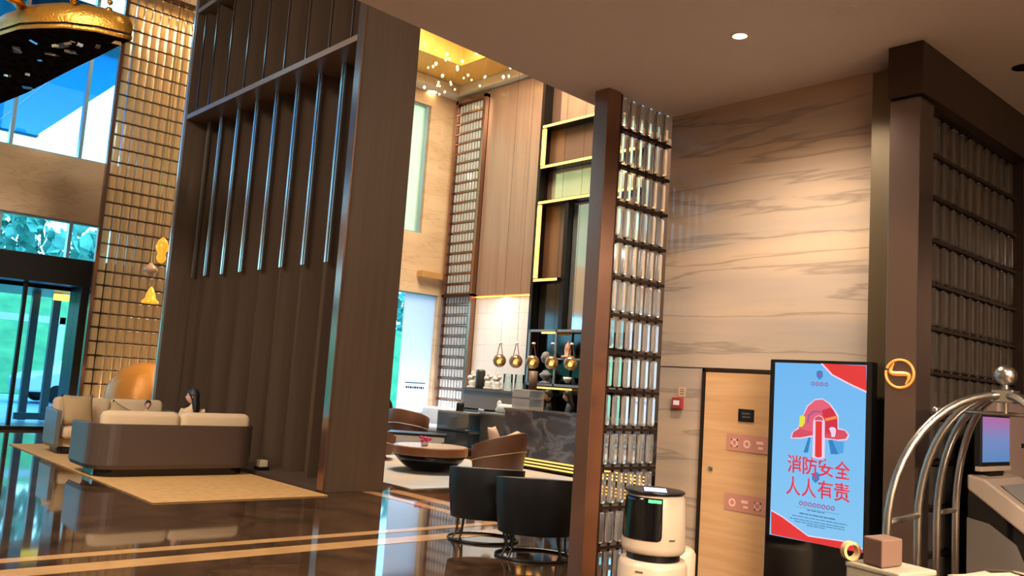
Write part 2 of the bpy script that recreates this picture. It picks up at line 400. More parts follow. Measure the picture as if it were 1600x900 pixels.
# slab joint: a horizontal recessed line and the concealed door
BX(XW-.004, XW+.002, 3.95, YS-.03, 1.818, 1.824).build('slab_joint', m_bronze_d, wm)
BX(XW-.004, XW+.002, YW, 3.95, 1.818, 1.824).build('slab_joint', m_bronze_d, wm)
dr = thing('door_2', None, None); dr['kind'] = 'structure'; dr['label'] = 'pale concealed service door in the marble wall with pink strip stickers'
BX(XW-.03, XW-.002, 2.7, 3.90, .02, 1.79).build('door_leaf', m_wood, dr, bevel=.003)
mb = MB(); mb.box(XW-.034, XW-.002, 3.905, 3.93, 0, 1.815); mb.box(XW-.034, XW-.002, 2.62, 3.93, 1.795, 1.815); mb.build('door_frame', m_bronze_d, dr)
MB().lathe([(0, 0), (.017, 0), (.017, .012), (.011, .014), (.011, .008), (0, .008)], 18, T=T3((XW-.03, 3.82, 1.07), 0, -PI/2, 0)).build('lock_cylinder', m_chrome, dr)
sg = thing('door_sign', 'small black sign plate on the pale door', 'sign', (XW-.032, 3.53, 1.485), 0)
BX(-.008, 0, -.065, .065, -.045, .045).build('plate', m_black, sg, bevel=.003)
mb = MB(); mb.box(-.0095, -.0075, -.035, .035, .006, .02); mb.box(-.0095, -.0075, -.035, .03, -.018, -.006); mb.build('lettering', mat('grey_print', S(70, 68, 72), .5), sg)
m_pink = mat('pink_film', S(178, 118, 98), .5); m_pinkl = mat('pale_pink_print', S(226, 172, 152), .5)
for nm, za, zb, lab, kk in (('sticker', 1.22, 1.345, 'pink strip sticker of pale icons, upper one on the door', 0), ('sticker', .79, .915, 'pink strip sticker of pale icons, lower one on the door', 1)):
    st = thing(nm, lab, 'sticker', (XW-.032, 3.2, (za+zb)/2), 0, 'pink strip stickers on the door')
    BX(-.002, 0, -.45, .49, -.062, .062).build('film', m_pink, st)
    for k in range(7):
        mb = MB(); y = .42-.105*k; h = .028; T = T3((-.003, y, -.004))
        if (k+kk) % 3 == 0:
            for q in ((-h, h, h-.012, h), (-h, h, -h, -h+.012), (-h, -h+.012, -h, h), (h-.012, h, -h, h)): mb.box(-.001, .0005, q[0], q[1], q[2], q[3], T)
        elif (k+kk) % 3 == 1:
            mb.lathe([(.016, 0), (.03, 0), (.03, .001), (.016, .001)], 16, cap=False, T=T @ T3((0, 0, 0), 0, -PI/2, 0))
        else:
            mb.box(-.001, .0005, -h, h, .006, h, T); mb.box(-.001, .0005, -h, h*.4, -h, -.01, T)
        mb.build('icon', m_pinkl, st)
cpnt = thing('fire_call_point', 'small red fire call point on the marble wall', 'fire alarm', (XW-.002, 4.16, 1.535), 0)
BX(-.035, 0, -.045, .045, -.045, .045).build('housing', mat('red_plastic', S(150, 44, 40), .4), cpnt, bevel=.006)
BX(-.038, -.034, -.028, .028, -.014, .022).build('break_glass', m_white, cpnt)
sg = thing('instruction_label', 'small pale label above the red call point', 'sign', (XW-.002, 4.135, 1.625), 0)
BX(-.003, 0, -.035, .035, -.035, .035).build('plate', mat('label_tan', S(196, 166, 132), .5), sg)
mb = MB()
for z in (-.015, .004, .02): mb.box(-.004, -.0025, -.024, .02, z-.004, z+.004)
mb.build('print', mat('label_ink', S(120, 86, 66), .6), sg)

# ------------------------------------------------------------------ crystal brick screens
def brick_mesh(name, w, dpt, h, m):
    mb = MB(); q = .3
    def oc(k): return [(-w/2*k, -dpt/2*k+dpt*q*k), (-w/2*k+w*q*k, -dpt/2*k), (w/2*k-w*q*k, -dpt/2*k), (w/2*k, -dpt/2*k+dpt*q*k), (w/2*k, dpt/2*k-dpt*q*k), (w/2*k-w*q*k, dpt/2*k), (-w/2*k+w*q*k, dpt/2*k), (-w/2*k, dpt/2*k-dpt*q*k)]
    rs = [[Vector((x, y, z)) for x, y in oc(k)] for k, z in ((.82, -h/2), (1, -h/2+.012), (1, h/2-.012), (.82, h/2))]
    mb.rings(rs)
    mb.mi = 1; mb.lathe([(.012, h/2), (.012, h/2+.022)], 6); mb.lathe([(.012, -h/2-.022), (.012, -h/2)], 6)
    bmesh.ops.recalc_face_normals(mb.b, faces=mb.b.faces)
    me = bpy.data.meshes.new(name); mb.b.to_mesh(me); mb.b.free()
    me.materials.append(m); me.materials.append(m_rod); return me
def brick_screen(root, n, pitch, rows, z0, vp, me, x0, skip=lambda i, j: False, rail=.022, depth=.06, railmat=None, limit=None):
    """local frame: x along the screen, y its depth; rows of bricks between rails"""
    cnt = 0; rest = []
    spots = [(j, i) for j in range(rows) for i in range(n) if not skip(i, j)]
    for j, i in spots:
        p = Vector((x0+pitch*(i+.5), 0, z0+vp*(j+.5)))
        if limit is None or cnt < limit:
            o = bpy.data.objects.new('crystal_brick', me); COL.objects.link(o); o.parent = root; o.location = p
        else: rest.append(p)
        cnt += 1
    if rest:
        b = bmesh.new()
        for p in rest:
            b2 = bmesh.new(); b2.from_mesh(me); b2.transform(Matrix.Translation(p)); tmp = bpy.data.meshes.new('t'); b2.to_mesh(tmp); b2.free(); b.from_mesh(tmp); bpy.data.meshes.remove(tmp)
        mm = bpy.data.meshes.new('more_bricks'); b.to_mesh(mm); b.free()
        for m in me.materials: mm.materials.append(m)
        o = link('more_bricks', mm, root); o['kind'] = 'stuff'
    for j in range(rows+1):
        z = z0+vp*j
        BX(x0, x0+pitch*n, -depth/2, depth/2, z-rail/2, z+rail/2).build('rail', railmat or m_rod, root)

# near screen, beside the marble wall
sc1 = thing('crystal_screen', 'open screen of clear crystal bricks between bronze post and marble wall', 'screen', (4.72, YS, 0))
BX(0, .15, -.07, .07, 0, ZC-.002).build('bronze_post', m_bronze, sc1, bevel=.004)
BX(.15, .19, -.05, .05, 0, ZC-.002).build('inner_post', m_bronze_d, sc1)
BX(.19, XW-4.72-.004, -.06, .06, 0, .14).build('base', m_bronze_d, sc1)
b1 = brick_mesh('crystal_brick', .07, .045, .228, m_clear)
brick_screen(sc1, 6, .1085, 13, .14, .2915, b1, .197)
# right-hand screen
YR, XR = 2.20, 5.30
pier = thing('bronze_pier', 'bronze corner pier with a modelled swirl reflection at the end of the marble wall', 'pier', (0, 0, 0))
BX(5.29, 5.50, YR+.01, 2.40, 0, ZC-.345).build('bronze_face', mat('smoky_bronze', S(118, 98, 88), .2, .85), pier, bevel=.004)
BX(5.46, 5.58, 2.405, 2.598, 0, ZC-.06).build('olive_return', m_olive, pier)
sc2 = thing('dark_crystal_screen', 'dim screen of crystal bricks in dark frame right of the bronze pier', 'screen', (XR, YR+.1, 0))
BX(-.05, 3.8, -.12, .1, ZC-.34, ZC-.002).build('header', m_bronze_d, sc2, bevel=.004)
BX(.205, .212, -.08, .08, 0, ZC-.34).build('frame_post', m_bronze_d, sc2)
BX(1.90, 3.8, -.08, .24, 0, ZC-.34).build('side_panel', m_bronze_d, sc2)
BX(.29, 1.90, .16, .24, 0, ZC-.34).build('back_panel', m_bronze_d, sc2)
b2 = brick_mesh('crystal_brick', .098, .05, .24, glassmat('smoky_crystal_brick', (.6, .55, .5, 1), .3, .45, S(112, 98, 86), .1))
brick_screen(sc2, 11, .153, 12, .14, .285, b2, .215)
# reflection of a lit logo in the pier, modelled as glowing tubes
m_swirl_refl = mat('amber_reflection', S(224, 140, 60), .4, emit=S(220, 128, 46), es=.3)
em = thing('swirl_reflection', 'round amber swirl reflection modelled on the bronze pier', 'reflection', (5.2815, 2.305, 1.82))
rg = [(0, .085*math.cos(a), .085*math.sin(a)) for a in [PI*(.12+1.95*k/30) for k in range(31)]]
MB().tube(rg, .008, 6).build('ring', m_swirl_refl, em)
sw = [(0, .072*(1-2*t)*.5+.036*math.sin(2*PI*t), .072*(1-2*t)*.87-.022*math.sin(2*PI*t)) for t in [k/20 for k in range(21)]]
MB().tube(sw, [.004+.012*math.sin(PI*k/20) for k in range(21)], 6).build('swirl', m_swirl_refl, em)

# far left screen in front of the facade
YL = 19.2
sc3 = thing('tall_crystal_screen', 'tall warm-lit screen of small crystal bricks left of the slatted column', 'screen', (5.42, YL, 0))
BX(0, .07, -.06, .06, 0, 9.62).build('side_post', m_bronze, sc3)
BX(0, 2.6, -.08, .08, 9.56, 9.66).build('top_rail', m_bronze, sc3)
BX(2.53, 2.6, -.06, .06, 0, 9.56).build('side_post', m_bronze, sc3)
BX(0, 2.6, -.05, .05, 0, .12).build('base', m_bronze_d, sc3)
b3 = brick_mesh('crystal_brick', .15, .06, .262, m_brickw)
brick_screen(sc3, 14, .1757, 32, .12, .295, b3, .07, skip=lambda i, j: i > 12, limit=300)
# lounge wall column of bricks, on wall_right
sc4 = thing('lounge_crystal_column', 'tall copper framed column of crystal bricks on the lounge wall', 'screen', (15.08, 19.72, 0), -PI/2)
BX(0, .09, -.1, .1, 0, 9.75).build('side_post', m_bronze, sc4)
BX(1.27, 1.36, -.1, .1, 0, 9.75).build('side_post', m_bronze, sc4)
BX(0, 1.36, -.1, .1, 9.66, 9.76).build('top_rail', m_bronze, sc4)
BX(0, 1.36, -.1, .1, 3.93, 4.0).build('middle_rail', m_bronze_d, sc4)
BX(.09, 1.27, .08, .1, 0, 9.66).build('backing', mat('column_backing', S(150, 122, 100), .4), sc4)
b4 = brick_mesh('crystal_brick', .092, .04, .225, glassmat('pale_crystal_brick', (.88, .92, .95, 1), .3, .8, S(226, 232, 238), .06))
brick_screen(sc4, 9, .131, 32, .15, .2968, b4, .09, skip=lambda i, j: j < 2, depth=.05, rail=.03, railmat=m_bronze)

# lounge wall: brown boards, pale wall, shelf tower
bp = thing('wall_boarding', 'brown wooden wall boarding above the pale lit lounge wall', 'panelling', (15.16, 0, 0))
m_board = mat('walnut_board', S(142, 118, 104), .28, .1, var=(S(130, 106, 92), 2, (3, 3, .2), 3), coat=.3)
for k in range(3):
    BX(-.04, .03, 15.84+.836*k, 15.84+.836*k+.83, 3.97, ZH-.02).build('board', m_board, bp)
BX(-.03, .03, 15.84, 18.35, 3.90, 3.93).build('led_strip', m_led, bp)
pw = thing('pale_wall_panel', 'pale tiled wall panel lit from above behind the counter', 'panelling', (15.16, 0, 0))
m_pale = mat('pale_tile', S(206, 196, 190), .25)
for k in range(5):
    for j in range(9):
        BX(-.01, .03, 15.84+.502*k, 15.84+.502*k+.497, .02+.43*j, .02+.43*j+.425).build('tile', m_pale, pw)
tw = thing('shelf_tower', 'black shelf tower with warm LED edged niches beside the boarding', 'shelf', (15.1, 0, 0))
m_nich = mat('brown_niche', S(96, 76, 66), .3, .2)
m_greyf = mat('grey_frame', S(132, 132, 132), .35, .4)
BX(.0, .09, 10.5, 15.82, 0, ZH-.02).build('back', mat('tower_back', S(86, 66, 54), .35, .2), tw)
BX(-.3, .0, 15.72, 15.82, 0, ZH-.02).build('side_panel', m_black, tw)
BX(-.012, -.002, 12.5, 15.4, 8.25, 9.8).build('upper_panel', m_board, tw)
BX(-.012, -.002, 12.5, 15.55, 6.3, 7.1).build('mirror_panel', mat('pale_green_mirror', S(196, 200, 172), .12, .6), tw)
for z, ya in ((8.21, 12.5), (7.14, 12.5), (6.21, 12.5), (4.22, 14.85)):
    BX(-.32, 0, ya, 15.72, z-.03, z+.05).build('shelf_board', m_black, tw)
    BX(-.34, -.322, ya, 15.68, z-.03, z+.03).build('led_strip', m_led, tw)
for za, zb in ((7.2, 8.15), (4.28, 6.15)):
    BX(-.33, -.29, 15.58, 15.7, za, zb).build('led_strip', m_led, tw)
BX(-.012, -.002, 12.5, 15.5, 7.2, 8.15).build('niche_back', m_nich, tw)
BX(-.012, -.002, 14.9, 15.5, 4.28, 6.15).build('niche_back', m_nich, tw)
BX(-.2, -.0, 14.72, 14.85, 2.98, 6.15).build('dark_upright', m_black, tw)
BX(-.02, -.003, 12.6, 14.7, 2.98, 6.15).build('mirror_panel', mat('pale_mirror', S(190, 196, 200), .1, .85), tw)
BX(-.05, -.002, 14.95, 15.7, 2.98, 4.15).build('door', mat('smoked_panel', S(44, 44, 44), .12), tw)
mb = MB(); mb.box(-.32, -.28, 12.6, 15.72, 2.92, 2.98); mb.box(-.32, -.28, 12.6, 15.72, 1.6, 1.66); mb.box(-.32, -.28, 15.68, 15.74, 1.6, 2.98); mb.box(-.32, -.28, 14.74, 14.79, 1.6, 2.98); mb.box(-.32, -.28, 13.2, 13.25, 1.6, 2.98)
mb.build('grey_frame', m_greyf, tw)
BX(-.3, 0, 12.6, 15.7, 1.58, 1.62).build('shelf_board', m_black, tw)
BX(-.30, -.02, 12.6, 14.74, 2.25, 2.29).build('shelf_board', m_greyf, tw)
BX(-.012, -.002, 12.6, 15.7, 1.66, 2.92).build('dark_back', m_blackg, tw)
for a, b, z in ((14.85, 15.3, 2.90), (14.2, 15.4, 1.55)): BX(-.3, -.25, a, b, z-.02, z+.02).build('led_strip', m_led, tw)
BX(-.02, -.003, 12.6, 15.7, .05, 1.55).build('dark_back', m_blackg, tw)

def bust(loc, s, lab, m, grp=None, rz=0):
    t = thing('bust_sculpture', lab, 'sculpture', loc, rz, grp)
    mb = MB(); mb.sm = True
    mb.lathe([(.0, 0), (.11, 0), (.11, .03), (.06, .05), (.05, .1), (.10, .16), (.12, .22), (.07, .27), (.045, .32), (.0, .33)], 18, sx=s, sy_=s*.8)
    mb.sphere((0, -.02*s, .42*s), .085*s, 16, 10, (.85, 1, 1.2)); mb.sphere((0, -.11*s, .41*s), .02*s, 8, 6)
    mb.build('figure', m, t)
    return t
m_stonef = mat('grey_stone', S(120, 122, 126), .6)
bust((14.9, 15.16, 1.661), 1.5, 'grey stone bust inside the left lower niche of the shelf tower', m_stonef, None, -PI/2)
def vase(name, loc, prof, m, lab, cat='vase', grp=None, n=20):
    t = thing(name, lab, cat, loc, 0, grp)
    mb = MB(); mb.sm = True; mb.lathe(prof, n); mb.build('body', m, t)
    return t
v = vase('figurine', (14.9, 14.45, 2.291), [(0, 0), (.16, 0), (.16, .05), (.07, .08), (.09, .2), (.06, .34), (.03, .36), (0, .44)], mat('pink_ceramic', S(190, 140, 120), .5), 'pinkish pointed figurine on the right upper shelf of the tower', 'figurine')
v = vase('bowl', (14.9, 14.4, 1.70), [(0, 0), (.05, 0), (.1, .08), (.11, .14), (.09, .13), (0, .06)], m_white, 'small white bowl in the right lower niche', 'bowl')
BX(-.08, .08, -.06, .06, 0, .12).build('box', m_black, tag(thing('ornament_box', 'small black box beside the stone bust', 'box', (14.9, 14.87, 1.6215)), None), bevel=.01)
v = vase('vase', (14.9, 15.5, 1.621), [(0, 0), (.05, 0), (.08, .07), (.03, .13), (.04, .18), (0, .18)], mat('copper_clay', S(150, 96, 66), .4), 'small copper vase at the left end of the lower niche', 'vase')

# ------------------------------------------------------------------ slatted column wall
pl = thing('slatted_column', 'massive brown slatted column with vertical fins and metal strips', 'column', (6.0, 10.15, 0))
mb = MB(); mb.box(0, .95, 0, .13, 0, ZH-.004); mb.build('end_panel', m_brown, pl, bevel=.006)
BX(-.012, .012, -.012, .142, 0, ZH-.004).build('edge_strip', m_bronze, pl)
BX(0, .95, 6.33, 6.45, 0, ZH-.004).build('end_panel', m_brown, pl, bevel=.006)
BX(-.012, .02, 6.41, 6.46, 0, ZH-.004).build('edge_strip', m_strip, pl)
BX(.86, .95, .13, 6.33, 0, ZH-.004).build('back_panel', m_brown, pl)
BX(.02, .86, .13, 6.33, 0, .05).build('plinth', m_shell, pl)
for z in (6.26, 8.42): BX(.0, .86, .13, 6.33, z, z+.09).build('ledge', mat('ledge_bronze', S(146, 112, 84), .35, .4), pl)
fy = [1.13, 1.84, 2.56, 3.30, 4.05, 4.8, 5.55, 6.12]
for y in fy+[.5]:
    MB().prism([(.38, y-.03), (.86, y-.03), (.86, y+.03), (.40, y-.024)], .05, 6.26).build('fin', m_brown, pl)
    BX(.35, .38, y-.03, y+.018, 3.2, 6.26).build('metal_strip', m_strip, pl)
    BX(.35, .38, y-.1, y-.065, 3.2, 6.26).build('metal_strip', mat('brown_strip', S(160, 142, 126), .32, .9) if y == fy[0] else bpy.data.materials['brown_strip'], pl)
    BX(.10, .86, y-.03, y+.03, 6.35, 8.42).build('fin', m_brown, pl)
    BX(.10, .86, y-.03, y+.03, 8.51, ZH-.004).build('fin', m_brown, pl)
    BX(.075, .10, y-.03, y-.0, 6.35, 8.42).build('metal_strip', m_bronze, pl)
for k, y in enumerate(fy+[.5]):
    ya = y+.03; yb = min([q for q in fy+[6.33] if q > y])-.03
    BX(.72, .86, ya, yb, .05, 6.26).build('slat', m_brown, pl)

# ------------------------------------------------------------------ low-ceiling downlights
def downlight(x, y, z, lab, on, power, grp, spot=2.0):
    t = thing('downlight', lab, 'ceiling light', (x, y, z), 0, grp)
    MB().lathe([(.045, -.001), (.062, -.001), (.062, -.006), (.045, -.006)], 24, cap=False).build('trim_ring', m_white if on else m_black, t)
    MB().lathe([(0, -.003), (.045, -.003), (.045, -.002), (0, -.002)], 24).build('lens', m_led_hi if on else m_black, t)
    if on:
        l = lamp('downlight_lamp', 'SPOT', (x, y, z-.03), power, WARM2, .05, None, (x, y, 0), spot, .8); l.parent = t; l.location = (0, 0, -.03)
downlight(4.51, 3.02, ZC, 'lit round downlight in low ceiling in front of the marble wall', True, 170, None, 2.5)
downlight(4.57, 2.34, ZC, 'dim pale downlight in low ceiling nearer the top edge', False, 0, None)
bpy.data.objects['downlight.001'].children[0].data.materials[0] = m_ceil; bpy.data.objects['downlight.001'].children[1].data.materials[0] = m_ceil
downlight(6.07, 1.88, ZC, 'unlit black downlight in the low ceiling at the right edge', False, 0, None)
for i, (x, y) in enumerate(((4.2, -1.2), (1.2, 3.0), (1.0, -1.5), (-3, 2), (2.9, .8))):
    downlight(x, y, ZC, 'lit round downlight in the low ceiling %s' % ('right above the viewer', 'left of the viewer over the dark floor', 'behind the viewer', 'far left over the lobby edge', 'over the floor before the luggage cart')[i], True, 70, 'downlights of the low ceiling outside the picture', 2.2)
t = thing('downlight', 'lit round downlight in the white high ceiling by the far corner', 'ceiling light', (14.24, 20.35-.4, ZH), 0)
MB().lathe([(0, -.004), (.14, -.004), (.14, -.002), (0, -.002)], 20).build('lens', m_led_hi, t); MB().lathe([(.14, -.001), (.17, -.001), (.17, -.006), (.14, -.006)], 20, cap=False).build('trim_ring', m_white, t)
# spots of the high ceiling over lobby and lounge
for i, (x, y, e, sp_) in enumerate(((4.6, 11.0, 130, 1.2), (5.0, 14.5, 90, 1.2), (2.4, 8.6, 40, 1.1), (9.6, 12.4, 260, 1.2), (12.6, 15.5, 220, 1.2), (6.3, 18.3, 70, 1.0), (13.6, 17.2, 180, 1.0))):
    downlight(x, y, ZH if not (X0 < x < X1 and Y0 < y < Y1) else ZH+.275, 'recessed downlight in the high ceiling %s' % ('over the near sofa', 'over the far sofa', 'over the open lobby floor', 'over the round coffee table', 'over the bar and overhead shelf', 'behind the slatted column', 'over the lounge corner sofa')[i], True, e, 'downlights of the high ceiling outside the picture', sp_)
# wash below the boarding; fill lamps added for crystal column and tall screen
lamp('crystal_column_fill', 'AREA', (14.6, 19.0, .1), 75, (1, .95, .88), .3, 1.2, (15.05, 19.05, 2.5))  # added to brighten the column bricks, without a fixture
lamp('boarding_wash', 'AREA', (14.95, 17.1, 3.86), 26, WARM, .1, 2.4, (15.2, 17.1, 1.5))
lamp('tall_screen_low_fill', 'AREA', (6.7, 19.62, .15), 45, WARM, 2.2, .15, (6.7, 19.66, 6))  # added fill for the lower rows of the screen, without a fixture
lamp('tall_screen_top_fill', 'AREA', (6.7, 19.6, 9.4), 90, WARM, 2.2, .15, (6.7, 19.65, 3))  # added fill behind the top of the screen, without a fixture

# gold coffer crystals
ch = thing('crystal_chandelier', 'cluster of small glowing crystals hanging in the gold coffer', 'chandelier', (12.4, 16.2, ZH+.28))
cm = MB(); cm.lathe([(0, -.07), (.045, -.02), (.05, .0), (.025, .05), (0, .06)], 8)
bmesh.ops.recalc_face_normals(cm.b, faces=cm.b.faces); cme = bpy.data.meshes.new('crystal_drop'); cm.b.to_mesh(cme); cm.b.free()
cme.materials.append(mat('lit_crystal', S(255, 220, 160), .1, emit=S(255, 205, 130), es=7))
wr = MB()
for k in range(75):
    x, y = random.uniform(-2.4, 2.3), random.uniform(-2.1, 3.0); z = -random.uniform(.1, .9)
    o = bpy.data.objects.new('crystal_drop', cme); COL.objects.link(o); o.parent = ch; o.location = (x, y, z)
    s = random.uniform(.4, .8); o.scale = (s, s, s)
    wr.tube([(x, y, z+.05), (x, y, .0)], .0015, 4)
wr.build('wires', m_rod, ch)['kind'] = 'stuff'

# ------------------------------------------------------------------ hanging leaf sculpture (top left)
hs = thing('leaf_sculpture', 'hanging leaf-shaped sculpture with gold rim and dark glittering underside', 'sculpture', (2.8, 14.5, 6.0))
Lf = [(3.61, 12.34), (3.41, 12.38), (3.18, 12.43), (2.83, 12.66), (2.59, 12.97), (2.41, 13.25), (2.28, 13.73), (2.12, 14.8), (2.0, 16.2), (2.0, 17.6), (2.15, 18.6), (2.35, 19.0),
      (2.75, 18.6), (3.07, 17.62), (3.24, 16.4), (3.38, 14.75), (3.45, 14.0), (3.5, 13.52), (3.57, 12.73)]
Lf = [(x-2.8, y-14.5) for x, y in Lf]
m_und = mat('dark_mirror_mosaic', S(20, 18, 17), .12, .0, bump=(9, 1.0, (1, 1, 1)), var=(S(44, 38, 34), 10, (1, 1, 1), 5), spec=0)
mb = MB(); c0 = Vector((0, 0, 0))
rA = [Vector((x, y, 0)) for x, y in Lf]; rB = [Vector((x*.7, y*.7, .03)) for x, y in Lf]; rC = [Vector((x*.3, y*.3, .05)) for x, y in Lf]; rD = [Vector((x, y, .12)) for x, y in Lf]
mb.rings([rC, rB, rA, rD]); mb.build('underside', m_und, hs)
mb = MB(); mb.sm = True
def off(k, z): return [Vector((x*k, y*(1+(k-1)*.4), z)) for x, y in Lf]
mb.rings([off(1.0, .0), off(1.012, .005), off(1.015, .05), off(.99, .07), off(1.005, .11), off(1.0, .22), off(.93, .34), off(.75, .42), off(.4, .47)], cap0=False)
mb.build('gold_rim', mat('hammered_gold', S(208, 148, 58), .3, .75, bump=(30, .4, (1, 1, 1))), hs)
mb = MB(); mb.sm = True
mb.tube([(-1.35, -1.9, .16), (-.95, -1.75, .3), (-.5, -1.35, .38), (-.1, -.5, .44), (.1, 1, .46)], [.05, .08, .08, .06, .03], 10)
mb.build('gold_ridge', m_goldp, hs)
rnd = random.Random(11)
m_chip = mat('mirror_chip', S(225, 225, 215), .15, 1)
for k in range(26):
    i = rnd.randrange(len(Lf)); q = math.sqrt(rnd.random())*.9; x, y = Lf[i][0]*q, Lf[i][1]*q; a = rnd.uniform(.02, .055)
    BX(-a*1.6, a*1.6, -a, a, -.006, .03).build('mirror_chip', m_chip, hs, loc=(x, y, .0)).rotation_euler = (rnd.uniform(-.3, .3), rnd.uniform(-.3, .3), rnd.uniform(0, 3))
for x, y in ((-.35, -1.5), (.1, -1.85), (.55, -1.9)):
    mb = MB(); mb.sm = True; mb.tube([(x, y, .3), (x, y, 3.89)], .006, 5)
    mb.sphere((x, y, .42), .05, 10, 8); mb.sphere((x, y, .54), .04, 10, 8); mb.build('hanging_wire', m_goldp, hs)

# hanging gold ornaments beside the slatted column
def ornament(loc, prof, m, lab):
    t = thing('gold_ornament', lab, 'ornament', loc, 0, 'gold ornaments hanging by the tall screen')
    mb = MB(); mb.sm = True; mb.lathe(prof, 18); mb.build('body', m, t)
    MB().tube([(0, 0, prof[-1][1]), (0, 0, ZH-loc[2])], .004, 5).build('hanging_wire', m_goldp, t)
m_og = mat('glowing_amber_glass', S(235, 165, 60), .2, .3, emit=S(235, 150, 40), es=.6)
ornament((5.97, 16.9, 3.45), [(0, 0), (.05, .02), (.09, .1), (.07, .2), (.11, .26), (.12, .34), (.08, .45), (.03, .5), (0, .52)], m_og, 'tall double-gourd amber ornament, topmost of the three by the screen')
ornament((5.9, 17.2, 3.2), [(0, 0), (.06, .02), (.06, .08), (.14, .1), (.13, .16), (.07, .22), (.02, .27), (0, .28)], mat('pale_pink_glass', S(214, 170, 140), .2), 'pale pink mushroom ornament, middle of the three by the screen')
ornament((6.08, 17.55, 2.70), [(0, 0), (.16, .0), (.17, .03), (.1, .1), (.09, .18), (.05, .28), (.02, .32), (0, .34)], m_og, 'bell-shaped amber ornament, lowest of the three by the screen')
gb = thing('amber_globe', 'big round amber globe sculpture behind the far sofa', 'sculpture', (6.3, 17.9, 0))
mb = MB(); mb.sm = True; mb.sphere((0, 0, .775), .745, 40, 26); mb.build('globe', m_orange, gb)
MB().lathe([(0, 0), (.3, 0), (.3, .05), (.26, .07), (0, .07)], 24).build('foot_ring', m_bronze_d, gb)

# ------------------------------------------------------------------ sofas
tag(BX(3.7, 5.93, 9.88, 16.6, .001, .014).build('sand_rug', m_rug, bevel=.004), 'sand coloured rug under the two facing sofas', 'rug')
def rrect(w, dpt, r, n=6):
    pts = []
    for cx, cy_, a in ((w/2-r, dpt/2-r, 0), (-w/2+r, dpt/2-r, PI/2), (-w/2+r, -dpt/2+r, PI), (w/2-r, -dpt/2+r, 1.5*PI)):
        for k in range(n+1): pts.append((cx+r*math.cos(a+PI/2*k/n), cy_+r*math.sin(a+PI/2*k/n)))
    return pts
def cushion(mb, x0, x1, y0, y1, z0, z1, r=.06, T=None):
    w, dd = x1-x0, y1-y0; c = ((x0+x1)/2, (y0+y1)/2)
    rs = []
    for k, z in ((r, z0), (r*.35, z0+r*.3), (0, z0+r), (0, z1-r), (r*.35, z1-r*.3), (r, z1)):
        rs.append([Vector((c[0]+x, c[1]+y, z)) for x, y in rrect(w-2*k, dd-2*k, max(.02, r*1.2-k*.5), 3)])
    rs2 = [[T @ p for p in q] if T else q for q in rs]
    mb.sm = True; mb.rings(rs2)
def sofa(name, label, loc, rz, w, dpt, n, shellm):
    """backrest along -y, open to +y"""
    t = thing(name, label, 'sofa', loc, rz, None)
    r = .34; th = .07
    # U-shaped wrapped shell
    def path(o):
        pts = [(-w/2+o, dpt/2)]
        for k in range(9):
            a = PI+PI/2*k/8; pts.append((-w/2+r+(r-o)*math.cos(a), -dpt/2+r+(r-o)*math.sin(a)))
        for k in range(9):
            a = 1.5*PI+PI/2*k/8; pts.append((w/2-r+(r-o)*math.cos(a), -dpt/2+r+(r-o)*math.sin(a)))
        pts.append((w/2-o, dpt/2)); return pts
    out_, in_ = path(0), path(th)
    def top(p): return .70 if p[1] < dpt/2-.3 else .68
    mb = MB(); mb.sm = False; rs = []
    for a, b in zip(out_, in_):
        fl = .03*(1 if a[1] < dpt/2 else 1)
        rs.append([Vector((a[0]*.97, a[1]*.97, .10)), Vector((a[0], a[1], .16)), Vector((a[0], a[1], top(a))), Vector((b[0], b[1], top(b))), Vector((b[0], b[1], .12))])
    mb.rings(rs); mb.build('shell', shellm, t, bevel=.008, smooth=False)
    mb = MB(); mb.prism(rrect(w-.24, dpt-.16, .25), .0, .1); mb.build('plinth', m_blackg, t)
    mb = MB(); mb.prism(rrect(w-2*th-.06, dpt-2*th-.06, r-th), .11, .24); mb.build('seat_base', m_fab, t)
    iw = (w-2*th-.1)/n
    for k in range(n):
        x = -w/2+th+.05+iw*k
        mb = MB(); cushion(mb, x+.004, x+iw-.004, -dpt/2+.28, dpt/2, .24, .43, .05); mb.build('seat_cushion', m_fab, t)
        mb = MB(); cushion(mb, x+.004, x+iw-.004, -dpt/2+th+.01, -dpt/2+.3, .30, .87, .07); mb.build('back_cushion', m_fab, t)
    return t
sofa('sofa', 'brown leather-backed beige sofa seen from behind, nearer of the two', (4.79, 12.46, .014), 0, 2.32, .98, 2, m_shell)
sofa('sofa', 'beige sofa facing the viewer behind the brown-backed one', (4.93, 15.3, .014), PI, 2.02, .98, 2, mat('grey_leather_shell', S(104, 100, 96), .35))
def pillow(loc, rot, s, m, lab, grp=None, dz=1.0):
    mb = MB(); mb.sm = True; n = 12; rs = []
    for side in (-1, 1): pass
    N = 10; grid = lambda sgn: [[Vector(((u-.5)*s*(1-.09*math.sin(PI*v)), sgn*.085*s/.45*dz*(math.sin(PI*u)*math.sin(PI*v))**.55, (v-.5)*s*(1-.09*math.sin(PI*u)))) for u in [i/N for i in range(N+1)]] for v in [j/N for j in range(N+1)]]
    for sgn in (-1, 1):
        g = grid(sgn); V = [[mb.b.verts.new(p) for p in r] for r in g]
        for j in range(N):
            for i in range(N): mb._f([V[j][i], V[j][i+1], V[j+1][i+1], V[j+1][i]])
    bmesh.ops.remove_doubles(mb.b, verts=mb.b.verts, dist=.0008)
    o = mb.build('pillow', m); o.location = loc; o.rotation_euler = rot
    return tag(o, lab, 'cushion', grp)
pillow((4.32, 15.2, .69), (-.28, 0, .18), .52, m_fab2, 'large olive cushion at the left end of the far sofa')
pillow((4.95, 15.12, .62), (-.5, .5, -.1), .42, m_fab2, 'small olive cushion slumped in the middle of the far sofa')
